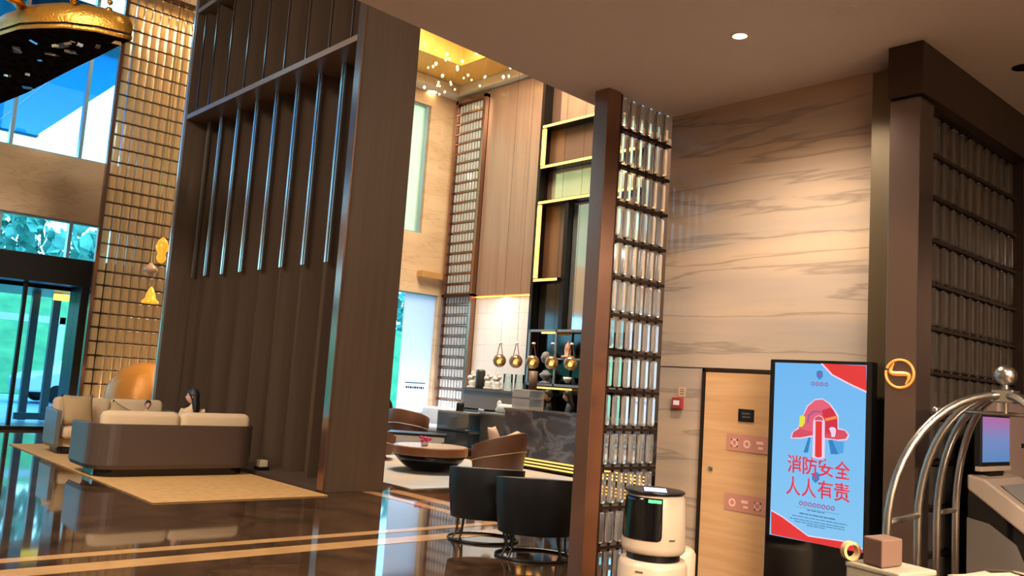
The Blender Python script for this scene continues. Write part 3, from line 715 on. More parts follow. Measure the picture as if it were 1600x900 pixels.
fb = thing('floor_box', 'small pale box on dark base between near sofa and column', 'box', (6.16, 12.25, .051))
BX(-.08, .08, -.09, .09, 0, .05).build('base', m_black, fb); BX(-.06, .06, -.07, .07, .05, .15).build('box', mat('pale_box', S(196, 176, 140), .5), fb, bevel=.008)

# ------------------------------------------------------------------ people
def head_mesh(c, T, s, longhair):
    """returns (skin MB rings) : an ellipsoid pulled into jaw, nose, sockets; front is -y"""
    n, m = 30, 24; rs = []
    for j in range(1, m):
        t = PI*j/m; ring = []
        for i in range(n):
            a = 2*PI*i/n
            x, y, z = math.sin(t)*math.cos(a), math.sin(t)*math.sin(a), -math.cos(t)
            X, Y, Z = x*.074, y*.094, z*.118
            if z < 0: X *= 1-.28*(-z)**1.5; Y *= 1-.1*(-z)**2; Y -= .012*(-z) if y < 0 else -.0
            if y < 0:
                Y -= .026*math.exp(-(X/.013)**2-((Z+.018)/.022)**2)
                Y -= .010*math.exp(-(X/.009)**2-((Z-.006)/.02)**2)
                for e in (-.031, .031): Y += .010*math.exp(-((X-e)/.018)**2-((Z-.012)/.013)**2)
                Y -= .006*math.exp(-(X/.022)**2-((Z+.058)/.010)**2)
            ring.append(T @ (Vector((X, Y, Z))*s)+c)
        rs.append(ring)
    return rs
def hand_shapes(mb, w, d, nrm, s):
    """palm and five fingers from wrist w along d, curled towards nrm"""
    d = d.normalized(); side = d.cross(nrm).normalized(); nrm = side.cross(d).normalized()
    mb.tube([w-d*.01*s, w+d*.03*s, w+d*.085*s], [.024*s, .036*s, .034*s], 10)
    for k, (o, L) in enumerate(((-.027, .062), (-.009, .075), (.010, .07), (.027, .054))):
        p = w+d*.08*s+side*o*s
        mb.tube([p, p+(d*.5*L+nrm*.12*L)*s, p+(d*.82*L+nrm*.42*L)*s, p+(d*.95*L+nrm*.75*L)*s], [.009*s, .0085*s, .008*s, .006*s], 7)
    p = w+d*.025*s-side*.03*s
    mb.tube([p, p+(-side*.028+d*.025+nrm*.01)*s, p+(-side*.03+d*.055+nrm*.02)*s], [.012*s, .0105*s, .008*s], 7)
def person(label, loc, rz, J, s, hyaw, hpitch, mats, regions, hair, sleeves=True, group=None):
    """J: joints (local, metres before scale, front -y). one skinned surface; mats = [skin, top, legs, shoes]"""
    t = thing('person', label, 'person', loc, rz, group)
    names = list(J); idx = {k: i for i, k in enumerate(names)}
    rad = dict(pelvis=.135, waist=.115, chest=.14, neck0=.062, neck=.05, shl=.062, shr=.062, ell=.043, elr=.043, wrl=.028, wrr=.028,
               hipl=.095, hipr=.095, knl=.062, knr=.062, anl=.042, anr=.042, tol=.034, tor=.034)
    E_ = [('pelvis', 'waist'), ('waist', 'chest'), ('chest', 'neck0'), ('neck0', 'neck'), ('chest', 'shl'), ('shl', 'ell'), ('ell', 'wrl'), ('chest', 'shr'), ('shr', 'elr'), ('elr', 'wrr'),
          ('pelvis', 'hipl'), ('hipl', 'knl'), ('knl', 'anl'), ('anl', 'tol'), ('pelvis', 'hipr'), ('hipr', 'knr'), ('knr', 'anr'), ('anr', 'tor')]
    me = bpy.data.meshes.new('skeleton'); me.from_pydata([Vector(J[k])*s for k in names], [(idx[a], idx[b]) for a, b in E_], [])
    o = bpy.data.objects.new('skeleton', me); COL.objects.link(o)
    o.modifiers.new('skin', 'SKIN'); o.modifiers.new('sub', 'SUBSURF').levels = 1
    sv = me.skin_vertices[0].data
    for k in names:
        r = rad[k]*s; sv[idx[k]].radius = (r*1.15, r*.85) if k in ('chest', 'waist', 'pelvis') else (r, r); sv[idx[k]].use_root = (k == 'pelvis')
    dg = bpy.context.evaluated_depsgraph_get(); dg.update()
    em = bpy.data.meshes.new_from_object(o.evaluated_get(dg)); bpy.data.objects.remove(o)
    mb = MB(); mb.b.from_mesh(em); bpy.data.meshes.remove(em)
    for f in mb.b.faces:
        f.smooth = True; c = f.calc_center_median()/s; best, bi = 9, 0
        for a, b, mi in regions:
            A, B = Vector(J[a]), Vector(J[b]); q = max(0, min(1, (c-A).dot(B-A)/(B-A).length_squared)); d_ = (c-(A+(B-A)*q)).length-rad[a]*.6
            if d_ < best: best, bi = d_, mi
        f.material_index = bi
    mb.sm = True; mb.mi = 0
    for a, b in (('ell', 'wrl'), ('elr', 'wrr')):
        A, B = Vector(J[a])*s, Vector(J[b])*s; hand_shapes(mb, B, B-A, Vector((0, -.5, -1)), s)
    T = Euler((hpitch, 0, hyaw)).to_matrix(); c = Vector(J['neck'])*s+T @ Vector((0, -.018, .105))*s
    mb.rings(head_mesh(c, T, s, hair))
    for e in (-1, 1): mb.sphere(c+T @ Vector((e*.073, .008, -.006))*s, .026*s, 8, 6, (.4, .7, 1.2))
    body = mb.build('body', mats, t)
    for e in (-1, 1):
        m2 = MB(); m2.sm = True; m2.sphere(c+T @ Vector((e*.030, -.078, .012))*s, .0125*s, 8, 6, (1.2, .7, .8)); m2.build('eye', m_eye, t)
    m2 = MB(); m2.sm = True; m2.sphere(c+T @ Vector((0, -.090, -.058))*s, .022*s, 10, 6, (1, .35, .32)); m2.build('mouth', m_lip, t)
    # hair: a cap over crown, sides and back; long hair falls behind the shoulders
    m2 = MB(); m2.sm = True; n = 24; rs = []
    m_ = 14; lim = 1.0
    for j in range(m_+1):
        t_ = (PI*.98)*j/m_; ring = []
        for i in range(n):
            a = 2*PI*i/n; front = max(0, -math.sin(a))**.6
            tt = t_*(1-.0*front); lo = .40*PI+.0
            te = min(t_, (.62-.30*front)*PI) if not hair == 'long' else min(t_, (.66-.33*front)*PI)
            k = 1.10 if te == t_ else 1.06
            ring.append(T @ (Vector((math.sin(te)*math.cos(a)*.080*k, math.sin(te)*math.sin(a)*.100*k+.004, math.cos(te)*.124*k+.004))*s)+c)
        rs.append(ring)
    m2.rings(rs, cap0=True, cap1=False)
    if hair == 'long':
        rr = []
        for z, w, dp, y in ((.05, .07, .05, .04), (-.03, .088, .062, .045), (-.11, .102, .062, .06), (-.20, .115, .058, .075), (-.29, .10, .04, .085), (-.36, .05, .02, .09)):
            rr.append([T @ (Vector((w*math.cos(a), y+dp*math.sin(a), z))*s)+c for a in [2*PI*i/18 for i in range(18)]])
        m2.rings(rr)
    m2.build('hair', m_hair, t)
    return t
TOPR = [('pelvis', 'waist', 1), ('waist', 'chest', 1), ('chest', 'neck0', 1), ('neck0', 'neck', 0), ('chest', 'shl', 1), ('shl', 'ell', 1), ('ell', 'wrl', 1), ('chest', 'shr', 1), ('shr', 'elr', 1), ('elr', 'wrr', 1),
        ('hipl', 'knl', 2), ('knl', 'anl', 2), ('anl', 'tol', 3), ('hipr', 'knr', 2), ('knr', 'anr', 2), ('anr', 'tor', 3), ('pelvis', 'hipl', 2), ('pelvis', 'hipr', 2)]
def seated(seat):
    return dict(pelvis=(0, 0, seat+.11), waist=(0, .01, seat+.27), chest=(0, .01, seat+.42), neck0=(0, 0, seat+.53), neck=(0, -.01, seat+.60),
                shl=(.165, .0, seat+.47), shr=(-.165, 0, seat+.47), ell=(.21, -.06, seat+.24), elr=(-.21, -.06, seat+.24), wrl=(.12, -.27, seat+.20), wrr=(-.12, -.27, seat+.20),
                hipl=(.09, -.04, seat+.09), hipr=(-.09, -.04, seat+.09), knl=(.11, -.44, seat+.08), knr=(-.11, -.44, seat+.08), anl=(.11, -.47, .08), anr=(-.11, -.47, .08), tol=(.11, -.6, .035), tor=(-.11, -.6, .035))
def standing():
    return dict(pelvis=(0, 0, .90), waist=(0, 0, 1.06), chest=(0, .01, 1.24), neck0=(0, 0, 1.37), neck=(0, -.01, 1.44),
                shl=(.175, 0, 1.31), shr=(-.175, 0, 1.31), ell=(.22, -.05, 1.04), elr=(-.22, -.05, 1.04), wrl=(.13, -.27, 1.05), wrr=(-.13, -.27, 1.05),
                hipl=(.09, 0, .86), hipr=(-.09, 0, .86), knl=(.10, -.02, .47), knr=(-.10, .0, .47), anl=(.10, .02, .08), anr=(-.10, .02, .08), tol=(.11, -.12, .035), tor=(-.11, -.12, .035))
person('woman with long black hair and cream jacket sitting on the near sofa', (5.25, 12.83, .014), PI, seated(.47), .91, math.radians(56), 0, [m_skin, m_beige_cloth, m_jean, m_black], TOPR, 'long')
ck = seated(.62); ck.update(anl=(.08, -.47, .2), anr=(-.08, -.47, .2), tol=(.08, -.57, .155), tor=(-.08, -.57, .155))
person('small child with short black hair sitting on the far sofa', (5.36, 15.02, .015), 0, ck, .61, math.radians(-8), .1, [m_skin, m_beige_cloth, m_jean, m_black], TOPR, 'short')
ZR = math.radians(-132)
person('person with short dark hair in black behind the bar counter', (12.55, 12.62, 0), ZR, standing(), .91, .25, .12, [m_skin, m_dark_cloth, m_dark_cloth, m_black], TOPR, 'short')
person('person with long dark hair in charcoal sleeves behind the bar counter', (13.02, 12.50, 0), ZR, standing(), .92, 0, .15, [m_skin, mat('slate_cloth', S(58, 62, 76), .8), m_dark_cloth, m_black], TOPR, 'long')

# ------------------------------------------------------------------ bar
bar = thing('bar_counter', 'dark grey veined marble bar counter with glowing LED lines at its foot', 'counter', (11.5, 9.2, 0))
BX(0, .7, 0, 3.58, .22, 1.08).build('marble_front', m_greym, bar, bevel=.004)
BX(-.02, .72, -.02, 3.6, 1.08, 1.12).build('top', m_greym, bar, bevel=.004)
BX(.06, .66, .05, 3.5, 0, .22).build('recessed_foot', m_blackg, bar)
for z in (.195, .135, .075): BX(.035, .06, .05, 3.5, z-.011, z+.011).build('led_strip', m_led, bar)
bc = thing('back_counter', 'grey green side counter left of the marble bar', 'counter', (12.3, 13.4, 0))
m_slate = mat('slate_cabinet', S(86, 88, 84), .3)
BX(0, .7, .0, 1.05, 0, .9).build('cabinet', m_slate, bc, bevel=.004); BX(-.03, .73, -.02, 1.07, .9, .94).build('top', m_greyf, bc)
bg_ = thing('glass_cabinet', 'blue grey glass sided display counter with pale shelves', 'counter', (12.0, 14.5, 0))
BX(.0, .04, .0, 1.1, 0, .86).build('glass_side', glassmat('blue_grey_glass', (.45, .55, .62, 1), .2, .45, S(96, 110, 124)), bg_)
for z in (.1, .45, .86): BX(.0, .62, .0, 1.1, z, z+.04).build('shelf', m_greyf, bg_)
BX(.58, .62, .0, 1.1, .14, .86).build('back_panel', m_slate, bg_)
hood = thing('overhead_shelf', 'long dark shelf carrying ornaments above the back counter', 'shelf', (13.6, 14.25, 0))
BX(0, .55, 0, 2.5, 1.36, 1.42).build('board', mat('shelf_dark', S(92, 86, 82), .3), hood)
for y in (.05, .85, 1.65, 2.42): BX(.05, .5, y, y+.04, 0, 1.36).build('upright', m_slate, hood)
BX(.05, .5, .0, 2.48, .86, .90).build('worktop', m_greyf, hood)
BX(.03, .05, 0, 2.48, .94, 1.36).build('front_panel', mat('shelf_back', S(132, 118, 108), .4), hood)
def on_shelf(i, y, kind, lab):
    L = (13.75, y, 1.421)
    if kind == 'dark': vase('vase', L, [(0, 0), (.11, 0), (.12, .1), (.12, .42), (.10, .47), (.08, .45), (0, .1)], mat('dark_green_glaze', S(50, 52, 46), .35), lab)
    elif kind == 'brown': vase('vase', L, [(0, 0), (.10, 0), (.10, .5), (.085, .5), (.08, .05), (0, .05)], mat('brown_clay', S(112, 88, 70), .5), lab)
    elif kind == 'clear': vase('vase', L, [(0, 0), (.11, 0), (.12, .06), (.11, .4), (.10, .4), (.1, .05), (0, .03)], m_glass2, lab)
    else:
        t = thing('figurine', lab, 'figurine', L, 0, None); mb = MB(); mb.sm = True
        mb.lathe([(0, 0), (.12, 0), (.13, .04), (.06, .08), (.10, .15), (.05, .2), (0, .2)], 16)
        mb.sphere((0, .05, .26), .085, 12, 8, (1, 1.2, .8)); mb.sphere((0, -.06, .30), .05, 10, 8); mb.lathe([(.03, .28), (.05, .34), (.02, .42), (0, .44)], 10, (0, .0, 0)); mb.build('figure', m_white, t)
on_shelf(0, 16.58, 'w', 'white ceramic figurine at the far left end of the overhead shelf')
on_shelf(1, 16.27, 'dark', 'tall dark green vase on the overhead shelf')
on_shelf(2, 15.95, 'w', 'white ceramic figurine just right of the dark green vase')
on_shelf(3, 15.62, 'w', 'white ceramic figurine second to the right of the dark vase')
on_shelf(4, 15.25, 'clear', 'clear glass vase between figurines and brown cylinder')
on_shelf(5, 14.85, 'clear', 'clear glass vase next to the brown cylinder')
on_shelf(6, 14.39, 'brown', 'brown clay cylinder vase at the right end of the overhead shelf')
vase('figurine', (12.75, 14.37, .941), [(0, 0), (.07, 0), (.09, .06), (.05, .14), (.06, .2), (.03, .26), (0, .28)], m_white, 'small cream figurine on the grey green side counter', 'figurine')
bx = thing('tissue_box', 'rounded white box on the grey green side counter', 'box', (12.7, 14.02, .941)); mb = MB(); cushion(mb, -.12, .12, -.25, .25, 0, .2, .05); mb.build('body', m_white, bx)
vase('jar', (12.35, 15.25, .901), [(0, 0), (.09, 0), (.09, .18), (.06, .2), (0, .2)], m_black, 'small black jar on the glass sided counter', 'jar')
cf = thing('cake_display', 'pale glass display case on the bar counter in front of the staff', 'display case', (11.95, 12.62, 1.121))
BX(-.2, .2, -.25, .25, 0, .05).build('base', m_white, cf); BX(-.2, .2, -.25, .25, .2, .215).build('shelf', m_white, cf)
BX(-.2, .2, -.25, .25, .36, .38).build('top', m_white, cf); BX(-.2, -.19, -.25, .25, .05, .36).build('glass', glassmat('case_glass', (.8, .88, .9, 1), .2, .85, S(240, 244, 246)), cf)
BX(.19, .2, -.25, .25, .05, .36).build('back', m_white, cf)
mc = thing('coffee_machine', 'small dark coffee machine at the left end of the bar counter', 'coffee machine', (11.9, 12.68-.0, 1.121)); mc.location.y = 12.66-.02
mc.location = (12.75, 13.6, .941)
BX(-.14, .14, -.15, .15, 0, .06).build('base', m_black, mc, bevel=.01); BX(-.0, .14, -.15, .15, .06, .34).build('body', m_black, mc, bevel=.01); BX(-.14, .0, -.12, .12, .26, .34).build('spout_head', m_steel, mc, bevel=.01)

# pendants above the bar
def pendant(y, lab, z=2.06):
    t = thing('pendant_lamp', lab, 'pendant lamp', (12.0, y, z), 0, 'gold glass pendants above the bar')
    mb = MB(); mb.sm = True; mb.sphere((0, 0, 0), .14, 22, 14); mb.build('glass_globe', bpy.data.materials.get('gold_smoked_glass') or glassmat('gold_smoked_glass', (.95, .78, .5, 1), .62, .35, S(220, 170, 100), .05), t)
    mb = MB(); mb.sm = True; mb.sphere((-.015, 0, -.02), .045, 12, 8); mb.build('bulb', bpy.data.materials.get('bulb') or mat('bulb', S(255, 200, 110), .4, emit=S(255, 196, 110), es=2), t)
    mb = MB()
    for e in (-1, 1): mb.tube([(0, e*.10, .07), (0, e*.015, .37)], .008, 6)
    mb.build('strap', m_bronze, t)
    MB().lathe([(0, .36), (.04, .36), (.045, .375), (.02, .40), (0, .40)], 16).build('holder', m_white, t)
    MB().tube([(0, 0, .4), (0, 0, ZH+.27-z if Y0 < y < Y1 and X0 < 12 < X1 else ZH-z)], .003, 5).build('cable', m_black, t)
for k, (y, o) in enumerate(((13.62, 'leftmost'), (13.11, 'second from the left'), (12.61, 'middle one'), (12.06, 'second from the right'), (11.54, 'rightmost'))):
    pendant(y, 'gold glass ball pendant above the bar, %s of the row of five' % o)

# ------------------------------------------------------------------ lounge seating
tag(BX(7.45, 11.38, 10.15, 16.5, .001, .012).build('lounge_rug', m_rug2), 'pale grey and sand patterned rug under the lounge chairs', 'rug')
def tub(name, label, loc, rz, rx_, ry_, shellm, cushm, zb, zback, zarm, legm, group=None, seam=True, sweep=1.38, cush=True):
    """round tub chair facing +y; the shell wraps the back (-y)"""
    t = thing(name, label, 'armchair', loc, rz, group); n = 28; rs = []
    for k in range(n+1):
        a = -PI/2-PI*sweep/2+PI*sweep*k/n; q = abs(k/n-.5)*2; z1 = zback+(zarm-zback)*(q**1.6)
        co, si = math.cos(a), math.sin(a); fl = .90
        rs.append([Vector((rx_*fl*co, ry_*fl*si, zb)), Vector((rx_*co, ry_*si, (zb+z1)*.55)), Vector((rx_*1.02*co, ry_*1.02*si, z1)), Vector(((rx_-.05)*co, (ry_-.05)*si, z1+.005)), Vector(((rx_-.07)*fl*co, (ry_-.07)*fl*si, zb))])
    mb = MB(); mb.sm = True; mb.rings(rs); mb.build('shell', shellm, t, bevel=.006)
    if seam:
        pts = []
        for k in range(n+1):
            a = -PI/2-PI*sweep/2+PI*sweep*k/n; q = abs(k/n-.5)*2
            pts.append((rx_*1.01*math.cos(a), ry_*1.01*math.sin(a), zb+(zback-zb)*.55-.28*(zback-zb)*q**1.6))
        mb = MB(); mb.tube(pts, .009, 6); mb.build('welt', cushm, t)
    mb = MB(); mb.sm = True
    mb.lathe([(0, zb), (.86, zb), (.9, zb+.06), (.9, zb+.14), (.8, zb+.19), (0, zb+.2)], 28, sx=rx_*.97, sy_=ry_*.97); mb.build('seat', cushm, t)
    if cush:
        pts = [((rx_-.12)*math.cos(a), (ry_-.12)*math.sin(a), zback-.06-.12*abs(math.cos(a))) for a in [-PI/2-1.2+2.4*k/12 for k in range(13)]]
        mb = MB(); mb.sm = True; mb.tube(pts, [.05]+[.085]*11+[.05], 10); mb.build('back_cushion', cushm, t)
    return t
def legs(t, rx_, ry_, zb, m):
    for a in (.25, .75, 1.25, 1.75):
        x, y = .7*rx_*math.cos(a*PI), .7*ry_*math.sin(a*PI)
        MB().tube([(x*1.08, y*1.08, 0), (x, y, zb+.01)], [.011, .015], 8).build('leg', m, t)
def sled(t, rx_, ry_, zb):
    pts = [(rx_*math.cos(a), ry_*math.sin(a), .012) for a in [2*PI*k/32 for k in range(33)]]
    MB().tube(pts, .012, 8, False).build('floor_ring', m_black, t)
    for x, y in ((-.86, -.52), (-.68, -.73), (.86, -.52), (.68, -.73), (-.7, .7), (.7, .7)):
        MB().tube([(x*rx_, y*ry_, .014), (x*rx_*.93, y*ry_*.93, .05), (x*rx_*.86, y*ry_*.86, .1), (x*rx_*.84, y*ry_*.84, zb+.02)], .011, 8).build('leg', m_black, t)
RZB = math.radians(-41.9)
t = tub('tub_chair', 'black tub chair seen from behind, left of the two by the bronze post', (5.93, 6.80, 0), RZB, .385, .30, m_blk_leather, m_blk_leather, .225, .74, .70, m_black, 'black tub chairs by the post', False, 1.3, False); sled(t, .36, .3, .225)
t = tub('tub_chair', 'black tub chair seen from behind, right of the two against the bronze post', (5.83, 5.93, 0), RZB, .40, .30, m_blk_leather, m_blk_leather, .225, .75, .70, m_black, 'black tub chairs by the post', False, 1.3, False); sled(t, .37, .3, .225)
t = tub('tub_armchair', 'brown tub armchair with beige cushion in front of the bar counter', (9.78, 10.98, .0125), math.radians(20), .52, .47, m_shell2, m_fab, .1, .78, .52, m_black); legs(t, .5, .45, .1, m_black)
pillow((9.72, 11.02, .66), (-.35, 0, .5), .42, mat('rose_cushion', S(200, 170, 156), .8), 'pale rose cushion in the tub armchair before the bar')
t = tub('tub_armchair', 'brown tub armchair half hidden by the slatted column', (9.3, 14.15, .0125), math.radians(-100), .60, .55, m_shell2, m_fab, .1, .76, .44, m_black); legs(t, .5, .45, .1, m_black)
t = tub('tub_armchair', 'brown tub armchair in the far lounge before the frosted window', (12.2, 17.0, 0), math.radians(-70), .52, .48, m_shell2, m_whitef, .12, .84, .6, m_black); legs(t, .5, .45, .12, m_black)
ct = thing('coffee_table', 'round coffee table with wood rim and dark bowl base', 'table', (9.2, 12.08, .0125))
mb = MB(); mb.sm = True; mb.lathe([(0, .0), (.25, .0), (.42, .06), (.56, .17), (.62, .27), (0, .28)], 36); mb.build('bowl_base', m_blackg, ct)
mb = MB(); mb.lathe([(0, .28), (.64, .28), (.65, .30), (.65, .41), (.64, .42), (0, .42)], 40); mb.build('top', mat('wood_rim', S(150, 100, 72), .3), ct)
MB().lathe([(0, .42), (.62, .42), (.62, .426), (0, .426)], 40).build('stone_top', mat('pale_stone_top', S(206, 182, 160), .2), ct)
fl_ = thing('flower_bowl', 'small vase of magenta flowers on the round coffee table', 'flowers', (9.0, 12.0, .439))
mb = MB(); mb.sm = True; mb.lathe([(0, 0), (.05, 0), (.07, .04), (.05, .08), (.0, .08)], 14); mb.build('bowl', m_white, fl_)
m_mag = mat('magenta_petals', S(196, 60, 120), .7)
for k in range(9):
    a = k*2.4; r = .02*math.sqrt(k)
    mb = MB(); mb.sm = True; mb.sphere((r*1.8*math.cos(a), r*1.8*math.sin(a), .11+.03*math.cos(k)), .035, 8, 6, (1, 1, .8)); mb.build('flower', m_mag, fl_)
lt = thing('low_table', 'long white low table with black edge in the lounge', 'table', (10.75, 14.6, .0125), math.radians(-40))
BX(-.6, .6, -.35, .35, .40, .45).build('top', m_black, lt, bevel=.005); BX(-.56, .56, -.31, .31, .30, .398).build('shelf', m_white, lt); BX(-.5, .5, -.25, .25, 0, .40).build('pedestal', m_whitef, lt, bevel=.02)
ws = sofa('sofa', 'pale blue grey lounge sofa beside the frosted window wall', (13.62, 17.72, .0), math.radians(100), 1.75, .95, 2, m_whitef)
for ch in ws.children:
    if 'cushion' in ch.name or 'seat' in ch.name: ch.data.materials[0] = m_whitef
stb = thing('side_table', 'small dark side table with ornaments by the lounge window', 'table', (12.6, 18.6, 0))
MB().lathe([(0, .0), (.25, 0), (.25, .02), (.03, .04), (.03, .56), (.32, .57), (.32, .60), (0, .6)], 28).build('body', m_black, stb)
hn = thing('horn_ornament', 'curved black horn ornament on the lounge side table', 'ornament', (12.7, 18.55, .601))
mb = MB(); mb.sm = True; mb.tube([(0, 0, 0), (0, 0, .03), (.02, 0, .12), (.0, 0, .28), (-.06, .02, .42), (-.14, .04, .50)], [.09, .09, .085, .06, .035, .008], 12); mb.build('horn', m_black, hn)
bt = vase('bottle', (12.48, 18.7, .601), [(0, 0), (.05, 0), (.055, .15), (.03, .2), (.015, .24), (.015, .3), (0, .3)], mat('brown_glass', S(60, 34, 22), .15), 'small brown bottle beside the black horn ornament', 'bottle')

# ------------------------------------------------------------------ delivery robot and dock
rb = thing('delivery_robot', 'ivory delivery robot with black visor and green light by the marble wall', 'robot', (4.52, 3.52, 0))
mb = MB(); mb.sm = True
mb.lathe([(0, .05), (.20, .05), (.218, .08), (.222, .3), (.218, .52), (.205, .555), (0, .56)], 48); mb.build('lower_body', m_robot, rb)
MB().lathe([(0, .555), (.17, .555), (.17, .605), (0, .605)], 40).build('neck_groove', m_black, rb)
mb = MB(); mb.sm = True; mb.lathe([(0, .60), (.185, .60), (.2, .615), (.203, .64), (.186, .94), (.176, .962), (.12, .967), (0, .967)], 48); mb.build('upper_body', m_robot, rb)
va0, va1 = math.radians(140), math.radians(232)
mb = MB(); mb.sm = True; rs = []
zs = [.69, .697, .705, .718, .735]+[.735+.215*k/8 for k in range(1, 9)]
for k, z in enumerate(zs):
    r = .203+(.186-.203)*(z-.64)/.3+.002; cr = .045*(1-math.sqrt(1-(1-min(k/4, 1))**2))
    rs.append([Vector((r*math.cos(a), r*math.sin(a), z)) for a in [va0+cr*3+(va1-va0-cr*6)*i/24 for i in range(25)]])
mb.rings(rs, close=False); ob = mb.build('visor', m_blackg, rb); so = ob.modifiers.new('thick', 'SOLIDIFY'); so.thickness = .004; so.offset = 1
mb = MB(); mb.sm = True; mb.lathe([(0, .967), (.165, .967), (.192, .972), (.194, .982), (.185, .988), (0, .988)], 44, c=(-.012, 0, 0)); mb.build('top_disc', m_black, rb)
mb = MB(); mb.prism([(-.14, -.07), (.06, -.07), (.06, .07), (-.14, .07)], .9885, .9905, T3((-.01, 0, 0), 0, 0, math.radians(40))); mb.build('tablet_screen', mat('tablet_glow', S(150, 170, 255), .3, emit=S(150, 165, 250), es=1.4), rb)
mb = MB(); a0 = math.radians(205); mb.rings([[Vector((.193*math.cos(a0+.42*i/8), .193*math.sin(a0+.42*i/8), z)) for i in range(9)] for z in (.915, .94)], close=False)
mb.build('green_light', mat('green_led', S(60, 255, 90), .4, emit=S(50, 240, 80), es=3), rb)
mb = MB()
for a, z, w in ((252, .70, .02), (196, .50, .022), (200, .5, .012)):
    T = T3((0, 0, 0), 0, 0, math.radians(a)); mb.box(.2185 if z < .6 else .1985, .2215 if z < .6 else .2035, -w, w, z-.005, z+.005, T)
mb.build('badge', mat('badge_grey', S(90, 76, 66), .5), rb)
for a in (60, 150, 240, 330): MB().lathe([(0, -.02), (.045, -.02), (.05, 0), (.045, .02), (0, .02)], 16, T=T3((.14*math.cos(math.radians(a)), .14*math.sin(math.radians(a)), .05), PI/2, 0, .9)).build('wheel', m_black, rb)
dk = thing('charging_dock', 'low ivory charging dock behind the delivery robot', 'dock', (4.97, 3.68, 0), math.radians(48))
mb = MB(); cushion(mb, -.1, .1, -.13, .13, 0, .57, .04); mb.build('body', m_robot, dk)
BX(-.106, -.099, -.05, .05, .2, .3).build('contact_plate', m_black, dk)

# ------------------------------------------------------------------ display totem with the fire-safety poster
XT = 5.3
to = thing('display_totem', 'black floor standing screen showing a pale blue fire safety poster', 'display', (XT, 2.84, 0))
BX(0, .07, -.36, .36, 0, 1.888).build('housing', m_blackg, to, bevel=.008)
BX(-.05, .13, -.38, .38, 0, .03).build('foot', m_black, to, bevel=.005)
BX(.07, .09, -.18, .18, .3, 1.6).build('rear_cover', m_black, to)
m_scr = bpy.data.materials.new('screen_blue'); m_scr.use_nodes = True
n = m_scr.node_tree.nodes; l = m_scr.node_tree.links; b = n['Principled BSDF']; b.inputs['Base Color'].default_value = (.02, .02, .02, 1); b.inputs['Roughness'].default_value = .25
tcn = n.new('ShaderNodeTexCoord'); sp2 = n.new('ShaderNodeSeparateXYZ'); rmp = n.new('ShaderNodeValToRGB'); mr = n.new('ShaderNodeMapRange')
mr.inputs[1].default_value = .7; mr.inputs[2].default_value = 1.87
rmp.color_ramp.elements[0].color = S(128, 196, 240); rmp.color_ramp.elements[1].color = S(98, 178, 238)
l.new(tcn.outputs['Object'], sp2.inputs[0]); l.new(sp2.outputs['Z'], mr.inputs[0]); l.new(mr.outputs[0], rmp.inputs[0]); l.new(rmp.outputs[0], b.inputs['Emission Color']); b.inputs['Emission Strength'].default_value = .5
scr = BX(-.003, 0, -.32, .32, .715, 1.866).build('screen', m_scr, to)
def em(name, c, s=.5): return mat(name, (.01, .01, .01, 1), .3, emit=c, es=s)
m_red = em('poster_red', S(226, 44, 46)); m_red2 = em('poster_crimson', S(206, 34, 62)); m_pk = em('poster_pink', S(226, 92, 116)); m_pk2 = em('poster_rose', S(214, 70, 92))
m_pw = em('poster_pale', S(236, 206, 232)); m_bl = em('poster_blue', S(32, 126, 190)); m_yl = em('poster_yellow', S(226, 226, 60)); m_or = em('poster_orange', S(244, 140, 70)); m_vi = em('poster_violet', S(150, 84, 150)); m_tq = em('poster_text', S(60, 120, 160))
def on_screen(x, y):
    """poster drawing grid -> (y, z) on the screen plane, local to the totem"""
    u = (x-1208.2+(y-567)*.030)/146.5
    ytop = 567+.02*(x-1208); ybot = 835+.183*(x-1203)
    v = 1-(y-ytop)/(ybot-ytop)
    return (.32-u*.64, .715+v*1.151)
poster = {}
def poly(name, pts, m, lay):
    q = [on_screen(*p) for p in pts]; mb = MB()
    mb.rings([[Vector((-.0035-.0006*lay, a, z)) for a, z in q], [Vector((-.003, a, z)) for a, z in q]]); return mb.build(name, m, scr)
poly('red_corner', [(1287, 568), (1354, 571), (1354, 611), (1335, 602), (1318, 593), (1303, 585)], m_red, 1)
poly('corner_edge', [(1284, 568), (1288, 568), (1303, 585), (1318, 593), (1335, 602), (1354, 611), (1354, 614), (1333, 604), (1301, 587)], m_pw, 1)
poly('red_base', [(1203, 799), (1222, 809), (1264, 838), (1316, 845), (1346, 857), (1346, 862), (1203, 834)], m_red, 1)
poly('base_edge', [(1203, 797), (1222, 807), (1264, 836), (1316, 843), (1346, 855), (1346, 857), (1316, 845), (1264, 838), (1222, 809), (1203, 799)], m_pw, 1)
X_ = lambda a, b: (1200+a/6.92, 570+b/6.92)
poly('helmet_outline', [X_(*p) for p in ((240, 810), (262, 740), (330, 690), (380, 560), (430, 450), (520, 380), (600, 370), (680, 420), (740, 500), (775, 560), (772, 690), (850, 715), (888, 770), (860, 822), (760, 832), (620, 812), (480, 790), (360, 812))], m_pw, 1)
poly('helmet_crown', [X_(*p) for p in ((335, 690), (385, 570), (440, 460), (520, 392), (600, 382), (672, 430), (725, 505), (762, 575), (764, 745), (620, 770), (480, 770), (380, 745))], m_pk, 2)
poly('helmet_side', [X_(*p) for p in ((600, 500), (690, 470), (725, 505), (762, 575), (764, 745), (620, 770))], m_red2, 3)
poly('helmet_brim', [X_(*p) for p in ((256, 800), (275, 740), (345, 700), (480, 735), (620, 745), (760, 705), (840, 720), (872, 765), (850, 808), (760, 818), (620, 800), (480, 775), (360, 798))], m_pk2, 3)
poly('helmet_ridge', [X_(*p) for p in ((430, 640), (440, 560), (500, 505), (590, 510), (600, 525), (505, 525), (455, 570), (446, 640))], m_vi, 4)
